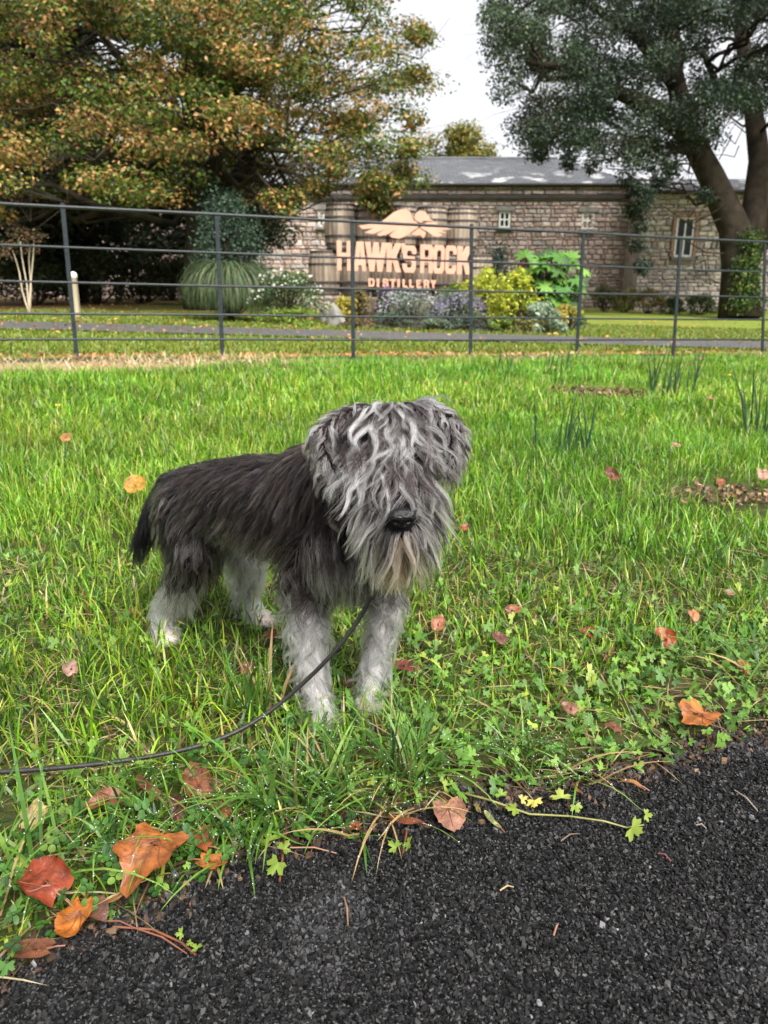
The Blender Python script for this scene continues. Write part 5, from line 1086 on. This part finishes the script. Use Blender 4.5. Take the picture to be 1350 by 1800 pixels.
def flow(lab, p, n):
    """target direction, length, lift, curl amplitude of the hair at a root"""
    if lab in ('torso', 'chest', 'neck'):
        top = max(0, n[2]); d = -FWD*(.8 if lab == 'torso' else .35)+DOWN*.75+np.array([n[0], n[1], 0])*.25
        Ln = .05-.012*(n[2] < -.3); lift = .1
        if lab == 'neck': Ln = .05
        if lab == 'chest': Ln = .042; lift = .12; d = DOWN+FWD*.1
        return d, Ln, lift, .004
    if lab == 'paw': return DOWN*.6+n*.4, .009, .4, .001
    if lab == 'foreleg': z = p[2]; return DOWN*1.0+n*np.array([1, 1, .2])*.2-FWD*.25, .042 if z < .12 else .046, .4, .02
    if lab in ('thigh', 'thigh_far'): return DOWN*.9-FWD*.4+n*.1, .05 if lab == 'thigh' else .032, .18, .007
    if lab in ('shank', 'shank_far'): return DOWN+n*np.array([1, 1, .2])*.25-FWD*.1, .034, .36, .018
    if lab == 'tail': return np.array(at(243, 975, 1.35)-at(300, 860, 1.34))/.14+DOWN*.5, .055, .2, .004
    if lab == 'skull':
        f = (p-HEADC) @ HFh; s = (p-HEADC) @ HL; sg = 1 if s+.004 > 0 else -1
        if n[2] > .3 and f < -.025: return -HFh*.5+HL*sg*.5+DOWN*.6, .04, .2, .008
        if n[2] > .3: return HFh*.8+HL*sg*min(.6, abs(s)*14)+DOWN*.4, .08 if abs(s) < .04 else .04, .36, .017
        if f > .01 and abs(s) < .045: return DOWN+HFh*.3+HL*sg*min(.3, abs(s)*8), .05, .35, .017
        return DOWN+HL*sg*.02-HFh*.15, .034, .15, .012
    if lab == 'muzzle':
        s = (p-HEADC) @ HL; sg = 1 if s > .002 else -1; up = n[2]
        if up > .35 and abs(s-.012) < .016: return DOWN*.5+HL*sg*.8+HFh*.1, .022, .2, .003
        return DOWN+HL*sg*(.6 if up > .1 else .28)+HFh*.15, .066 if up < .5 else .05, .4, .009
    if lab == 'chin': return DOWN+HFh*.05, .05, .25, .007
    if lab == 'ear': return DOWN*.9+HL*np.sign((p-HEADC) @ HL)*.35, .024, .3, .006
def fcol(lab, P, rnd):
    """hair colour at roots; rnd: per-clump random"""
    n = len(P); u = rng.random(n); v = np.clip(.35*u+.65*rnd, 0, 1)[:, None]; z = P[:, 2][:, None]
    mix = lambda a, b, t: a*(1-t)+b*t
    if lab in ('torso', 'neck'):
        c = np.where(v < .5, BLK*1.3, np.where(v < .78, np.array([.03, .019, .016]), np.where(v < .93, GREY*.55, LGREY*.7))); low = sstep(.33, .24, z)
        c = np.where((rng.random((n, 1)) < low*.3), mix(GREY, LGREY, rng.random((n, 1))), c); return c
    if lab == 'chest': return np.where(v < .4, DARKF*1.2, np.where(v < .65, GREY*.8, mix(GREY, LGREY, u[:, None])))
    if lab == 'foreleg':
        t = np.clip(sstep(.235, .14, z)+.5*(rng.random((n, 1))-.5), 0, 1); return np.where(rng.random((n, 1)) < t, mix(LGREY*.95, WHT*1.05, np.clip(v*1.6, 0, 1)), np.where(v < .6, DARKF*1.3, GREY))
    if lab == 'thigh':
        t = sstep(.16, .1, z); return np.where(rng.random((n, 1)) < t, mix(LGREY*.6, WHT, u[:, None]), np.where(v < .45, BLK*1.5, np.where(v < .62, np.array([.035, .024, .02]), np.where(v < .85, GREY*.7, LGREY*.9))))
    if lab == 'paw': return mix(LGREY*1.1, WHT*np.array([1, .93, .88]), u[:, None])*np.ones((n, 3))
    if lab in ('shank', 'shank_far'): return mix(LGREY*.95, WHT*1.05, np.clip(v*1.6, 0, 1))*np.ones((n, 3))
    if lab == 'thigh_far': return np.where(rng.random((n, 1)) < sstep(.27, .2, z), mix(LGREY, WHT, u[:, None]), DARKF)
    if lab == 'tail': return np.where(v < .85, BLK, DARKF)*np.ones((n, 1))
    if lab == 'skull': return np.where(v < .36, DARKF*1.2, np.where(v < .52, GREY*.9, np.where(v < .78, LGREY, WHT)))
    if lab == 'ear': return np.where(v < .36, DARKF*1.4, np.where(v < .62, GREY*1.1, np.where(v < .88, LGREY, WHT*.9)))
    if lab == 'muzzle':
        f = ((P-at(704, 915, .89)) @ HL)[:, None]; near = np.exp(-(f/.02)**2)
        c = np.where(v < .3, BLK, np.where(v < .46, GREY, mix(LGREY, TAN, np.clip(.25+.6*rng.random((n, 1)), 0, 1))))
        c = np.where((rng.random((n, 1)) < near*.9) & (P[:, 2][:, None] < at(704, 926, .89)[2]), mix(BRN, TAN, u[:, None]), c)
        return np.where(rng.random((n, 1)) < near*.75*(P[:, 2][:, None] > at(704, 920, .89)[2]), BLK*1.2, c)
    if lab == 'chin': return np.where(v < .15, BLK, np.where(v < .6, BRN, TAN*.9))
M_HAIR, n, l, o = new_mat('dog_hair')
hb = n.new('ShaderNodeBsdfHairPrincipled'); hb.model = 'CHIANG'; hb.parametrization = 'COLOR'; a = n.new('ShaderNodeAttribute'); a.attribute_name = 'col'
l.new(a.outputs['Color'], hb.inputs['Color']); hb.inputs['IOR'].default_value = 1.32; hb.inputs['Roughness'].default_value = .4; hb.inputs['Radial Roughness'].default_value = .45; l.new(hb.outputs[0], o.inputs[0])
M_SKIN = leafmat('dog_undercoat', 0, .9, .1)
dog = empty('dog', (*((at(570, 1270, .985)+at(290, 1140, 1.26))/2)[:2], 0)); tag(dog, 'shaggy black and grey schnauzer standing in the grass, fringe over its eyes', 'dog')
base_c = {'torso': BLK, 'neck': DARKF*.7, 'chest': DARKF, 'foreleg': LGREY*.7, 'thigh': BLK, 'shank': LGREY*.8, 'thigh_far': LGREY*.6, 'shank_far': LGREY*.8, 'paw': LGREY*np.array([1., .88, .82]), 'tail': BLK, 'skull': GREY*.5, 'muzzle': BLK*2, 'chin': BRN*.5, 'ear': DARKF}
vl = np.array(labs)[which(co)]; vc = np.array([base_c[k] for k in vl]); hz = co[:, 2]
vc[(vl == 'thigh') & (hz < .11)] = LGREY*.7; vc[(vl == 'foreleg') & (hz > .18)] = DARKF
vert_cols(body_me, vc); body_me.polygons.foreach_set('use_smooth', np.ones(len(body_me.polygons), bool))
localise(ob('body', body_me, M_SKIN, dog), dog)
K = 9
def sample(mask, n):
    w_ = area*mask; i = rng.choice(nt_, n, p=w_/w_.sum()); a = rng.random((n, 2)); k = a.sum(1) > 1; a[k] = 1-a[k]
    return tA[i]+(tB[i]-tA[i])*a[:, :1]+(tC[i]-tA[i])*a[:, 1:], nrm[i], tlab[i]
def grow(P, N, Lb):
    G = np.zeros((len(P), K, 3)); LN = np.zeros(len(P))
    for i in range(len(P)):
        p, nn, lab = P[i], N[i], Lb[i]; d, Ln, lift, amp = flow(lab, p, nn); d = d/np.linalg.norm(d)+rng.normal(size=3)*.13; Ln *= .75+.5*rng.random(); LN[i] = Ln
        t = d-nn*min(0, d @ nn)*.98; t = t/(np.linalg.norm(t)+1e-6); cur = nn*lift+t*(1-lift); cur /= np.linalg.norm(cur); seg = Ln/(K-1); G[i, 0] = p; q = p.copy()
        ph = rng.random()*6.28; sd = np.cross(cur, nn); sd /= np.linalg.norm(sd)+1e-6; fr = rng.uniform(4.5, 9)
        for k in range(1, K):
            cur = cur*.72+d*.22+DOWN*.09; cur /= np.linalg.norm(cur); q = q+cur*seg+sd*(amp*.55*math.cos(ph+fr*k/K)*(k/K))
            hit = bvh.find_nearest(Vector(q), .05)
            if hit[0] is not None:
                h, hn = np.array(hit[0]), np.array(hit[1]); off = .003+.006*k/K; dd = (q-h) @ hn
                if dd < off: q = q+hn*(off-dd); cur = cur-hn*min(0, cur @ hn); cur /= np.linalg.norm(cur)+1e-6
            if q[2] < .006: q[2] = .006
            G[i, k] = q
    return G, LN
def hair(name, labels, ng, nc, clump=.75, rad=.00036, lenj=(.55, 1.0), frizz=.0025):
    m_ = np.isin(tlab, labels).astype(float)
    if name == 'head_hair': m_ *= ~((tlab == 'skull') & (((tc_-HEADC) @ HFh) < -.04) & (tc_[:, 2] < HEADC[2]))
    # keep the nose bare
    m_ *= np.linalg.norm(tc_-at(705, 911, .874), axis=1) > .016
    gP, gN, gL = sample(m_, ng); G, LN = grow(gP, gN, gL); kd = KDTree(ng)
    for i, q in enumerate(gP): kd.insert(Vector(q), i)
    kd.balance(); P, N, Lb = sample(m_, nc); own = np.array([kd.find(Vector(q))[1] for q in P]); crn = rng.random(ng)
    lf = lenj[0]+(lenj[1]-lenj[0])*rng.random(nc); fly = rng.random(nc) < .06; s = np.linspace(0, 1, K)
    u = s[None]*lf[:, None]*(K-1); i0 = np.minimum(u.astype(int), K-2); fr = (u-i0)[..., None]
    g = G[own]; r = np.arange(nc)[:, None]; path = g[r, i0]*(1-fr)+g[r, i0+1]*fr
    cf = np.where(fly, .1, clump*(.8+.3*rng.random(nc)))[:, None]; off = (P-gP[own])[:, None]*(1-cf*s[None]**.8)[..., None]
    wob = np.cumsum(rng.normal(size=(nc, K, 3)), 1)*frizz*(np.where(fly, 2.2, .5))[:, None, None]/math.sqrt(K)*(LN[own]/.06)[:, None, None]; wob[:, 0] = 0
    pts = path+off+wob; pts[:, 0] -= N*.001; pts[..., 2] = np.maximum(pts[..., 2], .004)
    cols = np.zeros((nc, 3))
    for lb in labels:
        k = Lb == lb
        if k.any(): cols[k] = fcol(lb, P[k], crn[own[k]])
    cols = np.clip(cols*(.85+.3*rng.random((nc, 1))), .004, .85)
    cu = bpy.data.hair_curves.new(name); cu.add_curves([K]*nc); cu.attributes['position'].data.foreach_set('vector', pts.astype(np.float32).ravel())
    rr = np.tile(np.linspace(1, .25, K)*rad, (nc, 1))*(.8+.5*rng.random((nc, 1)))
    ra_ = cu.attributes.get('radius') or cu.attributes.new('radius', 'FLOAT', 'POINT'); ra_.data.foreach_set('value', rr.astype(np.float32).ravel())
    c4 = np.ones((nc, K, 4), np.float32); c4[..., :3] = cols[:, None]
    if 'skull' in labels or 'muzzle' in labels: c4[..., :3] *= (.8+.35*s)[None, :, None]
    ca = cu.attributes.new('col', 'FLOAT_COLOR', 'POINT'); ca.data.foreach_set('color', c4.ravel())
    cu.materials.append(M_HAIR); o = bpy.data.objects.new(name, cu); COL.objects.link(o); o.parent = dog; localise(o, dog); return o
hair('back_coat', ['torso', 'neck', 'chest'], 2600, 44000, .68, .0003)
hair('leg_hair', ['foreleg', 'shank', 'shank_far'], 620, 20000, .95, .00034)
hair('paw_hair', ['paw'], 300, 4000, .5, .0003)
hair('thigh_hair', ['thigh', 'thigh_far'], 700, 14000, .85, .00033)
hair('tail_hair', ['tail'], 160, 2500, .6)
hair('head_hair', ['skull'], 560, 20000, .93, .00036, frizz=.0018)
hair('ear_hair', ['ear'], 420, 6000, .7)
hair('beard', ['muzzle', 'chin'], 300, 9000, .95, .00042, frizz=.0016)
# nose with two nostrils
bm = bmesh.new(); bmesh.ops.create_icosphere(bm, subdivisions=4, radius=1)
for v in bm.verts:
    p = v.co.copy(); x, y, z = p                     # x across, y outwards, z up
    for s_ in (-1, 1):
        d = math.hypot(x-s_*.45, z+.12)
        if y > .1 and d < .3: v.co.y -= .45*(1-d/.3)
    if y > .5 and abs(x) < .09: v.co.y -= .1
    if z < 0: v.co.x *= 1+.25*z
    v.co = Vector((v.co.x*.0175, v.co.y*.011, v.co.z*.0125))
me = bpy.data.meshes.new('nose'); bm.to_mesh(me); bm.free(); me.polygons.foreach_set('use_smooth', np.ones(len(me.polygons), bool))
o = ob('nose', me, M_NOSE, dog); NP = at(706, 910, .862); fq = Vector((HFh[0], HFh[1], -.25)).to_track_quat('Y', 'Z'); o.rotation_mode = 'QUATERNION'; o.rotation_quaternion = fq; o.location = Vector(NP); localise(o, dog)
# collar: a leather band round the neck with its loose end
ca_, cb_ = at(556, 862, 1.08), at(640, 838, 1.015); ax = cb_-ca_; ax /= np.linalg.norm(ax); cc = ca_+(cb_-ca_)*.42; e1 = np.array([0, 0, 1.0])-ax*ax[2]; e1 /= np.linalg.norm(e1); e2 = np.cross(ax, e1)
m = MB(); nn_ = 40; v = []; f = []
for k in range(nn_):
    a = k*2*math.pi/nn_; rdir = e1*math.cos(a)+e2*math.sin(a); c0 = cc+rdir*.062-np.array([0, 0, .006])
    for w2, t2 in ((-.009, 0), (.009, 0), (.009, .003), (-.009, .003)): v.append(c0+ax*w2+rdir*t2)
for k in range(nn_):
    for j in range(4): f.append((k*4+j, k*4+(j+1) % 4, ((k+1) % nn_)*4+(j+1) % 4, ((k+1) % nn_)*4+j))
m.add(v, f); col_ = localise(m.build('collar', M_COLLAR, dog, True), dog)
m = MB(); A = at(556, 818, 1.0); B = at(540, 796, 1.0); C_ = at(532, 782, 1.0)
m.tube([A, (A+B)/2, B, C_], [.006, .0075, .0075, .003], 8); localise(m.build('collar_tab', M_COLLAR, col_, True), dog)
m = MB(); m.tube([at(577, 880, .985), at(576, 900, .98), at(584, 922, .975), at(600, 935, .97)], .005, 7); localise(m.build('collar_strap', M_COLLAR, col_, True), dog)
# lead from the collar across the grass
lp = [hitz(668, 1010, .25), hitz(655, 1045, .225), hitz(635, 1085, .19), hitz(600, 1132, .155), hitz(562, 1174, .12), hitz(520, 1213, .085), hitz(470, 1256, .052), hitz(400, 1297, .036), hitz(300, 1326, .034), hitz(150, 1347, .036), hitz(0, 1358, .036), hitz(-150, 1364, .036), hitz(-420, 1372, .035)]
cu = bpy.data.curves.new('lead_path', 'CURVE'); cu.dimensions = '3D'; spl = cu.splines.new('NURBS'); spl.points.add(len(lp)-1); spl.order_u = 4; spl.use_endpoint_u = True
for q, p in zip(spl.points, lp): q.co = (*p, 1)
cu.bevel_depth = .0031; cu.bevel_resolution = 3; cu.resolution_u = 6; o = bpy.data.objects.new('tmp', cu); COL.objects.link(o)
me = bpy.data.meshes.new_from_object(o.evaluated_get(bpy.context.evaluated_depsgraph_get())); bpy.data.objects.remove(o); me.name = 'dog_lead'
LD = ob('dog_lead', me, M_LEAD); m = MB(); m.tube([hitz(664, 1020, .245), hitz(658, 1038, .231), hitz(652, 1052, .219)], [.004, .0058, .0046], 8); m.build('clip', M_HOOP, LD, True)
tag(LD, 'thin dark lead running from the dog collar across the grass', 'lead')

# dew on the grass blades by the path
ico_v = np.array([(0, 0, 1), (1, 0, 0), (0, 1, 0), (-1, 0, 0), (0, -1, 0), (0, 0, -1)], float); ico_f = np.array([(0, 1, 2), (0, 2, 3), (0, 3, 4), (0, 4, 1), (5, 2, 1), (5, 3, 2), (5, 4, 3), (5, 1, 4)])
P = []
for o in [q for q in COL.objects if q.name.startswith('grass_tussock')]:
    me = o.data; c3 = np.empty(len(me.vertices)*3, np.float32); me.vertices.foreach_get('co', c3); c3 = c3.reshape(-1, 3)+np.array(o.location); i = rng.choice(len(c3)-1, 130); t = rng.random((130, 1)); P.append(c3[i]*t+c3[i+1]*(1-t))
P = np.concatenate(P); P = P[P[:, 2] > .012]; n_ = len(P); r = (.0005+.0007*rng.random(n_))[:, None, None]; V = (ico_v[None]*r+P[:, None]+np.array([0, 0, .0006])).reshape(-1, 3)
mm, n, l, o_ = new_mat('water_drop'); g_ = n.new('ShaderNodeBsdfPrincipled'); g_.inputs['Base Color'].default_value = (.8, .85, .85, 1); g_.inputs['Roughness'].default_value = .03; g_.inputs['Transmission Weight'].default_value = .6; g_.inputs['IOR'].default_value = 1.33; l.new(g_.outputs[0], o_.inputs[0])
tag(ob('dew_drops', mesh_np('dew_drops', V, (ico_f[None]+6*np.arange(n_)[:, None, None]).reshape(-1, 3), None, True), mm), 'tiny dew drops beading on the long grass by the path', 'dew', kind='stuff')
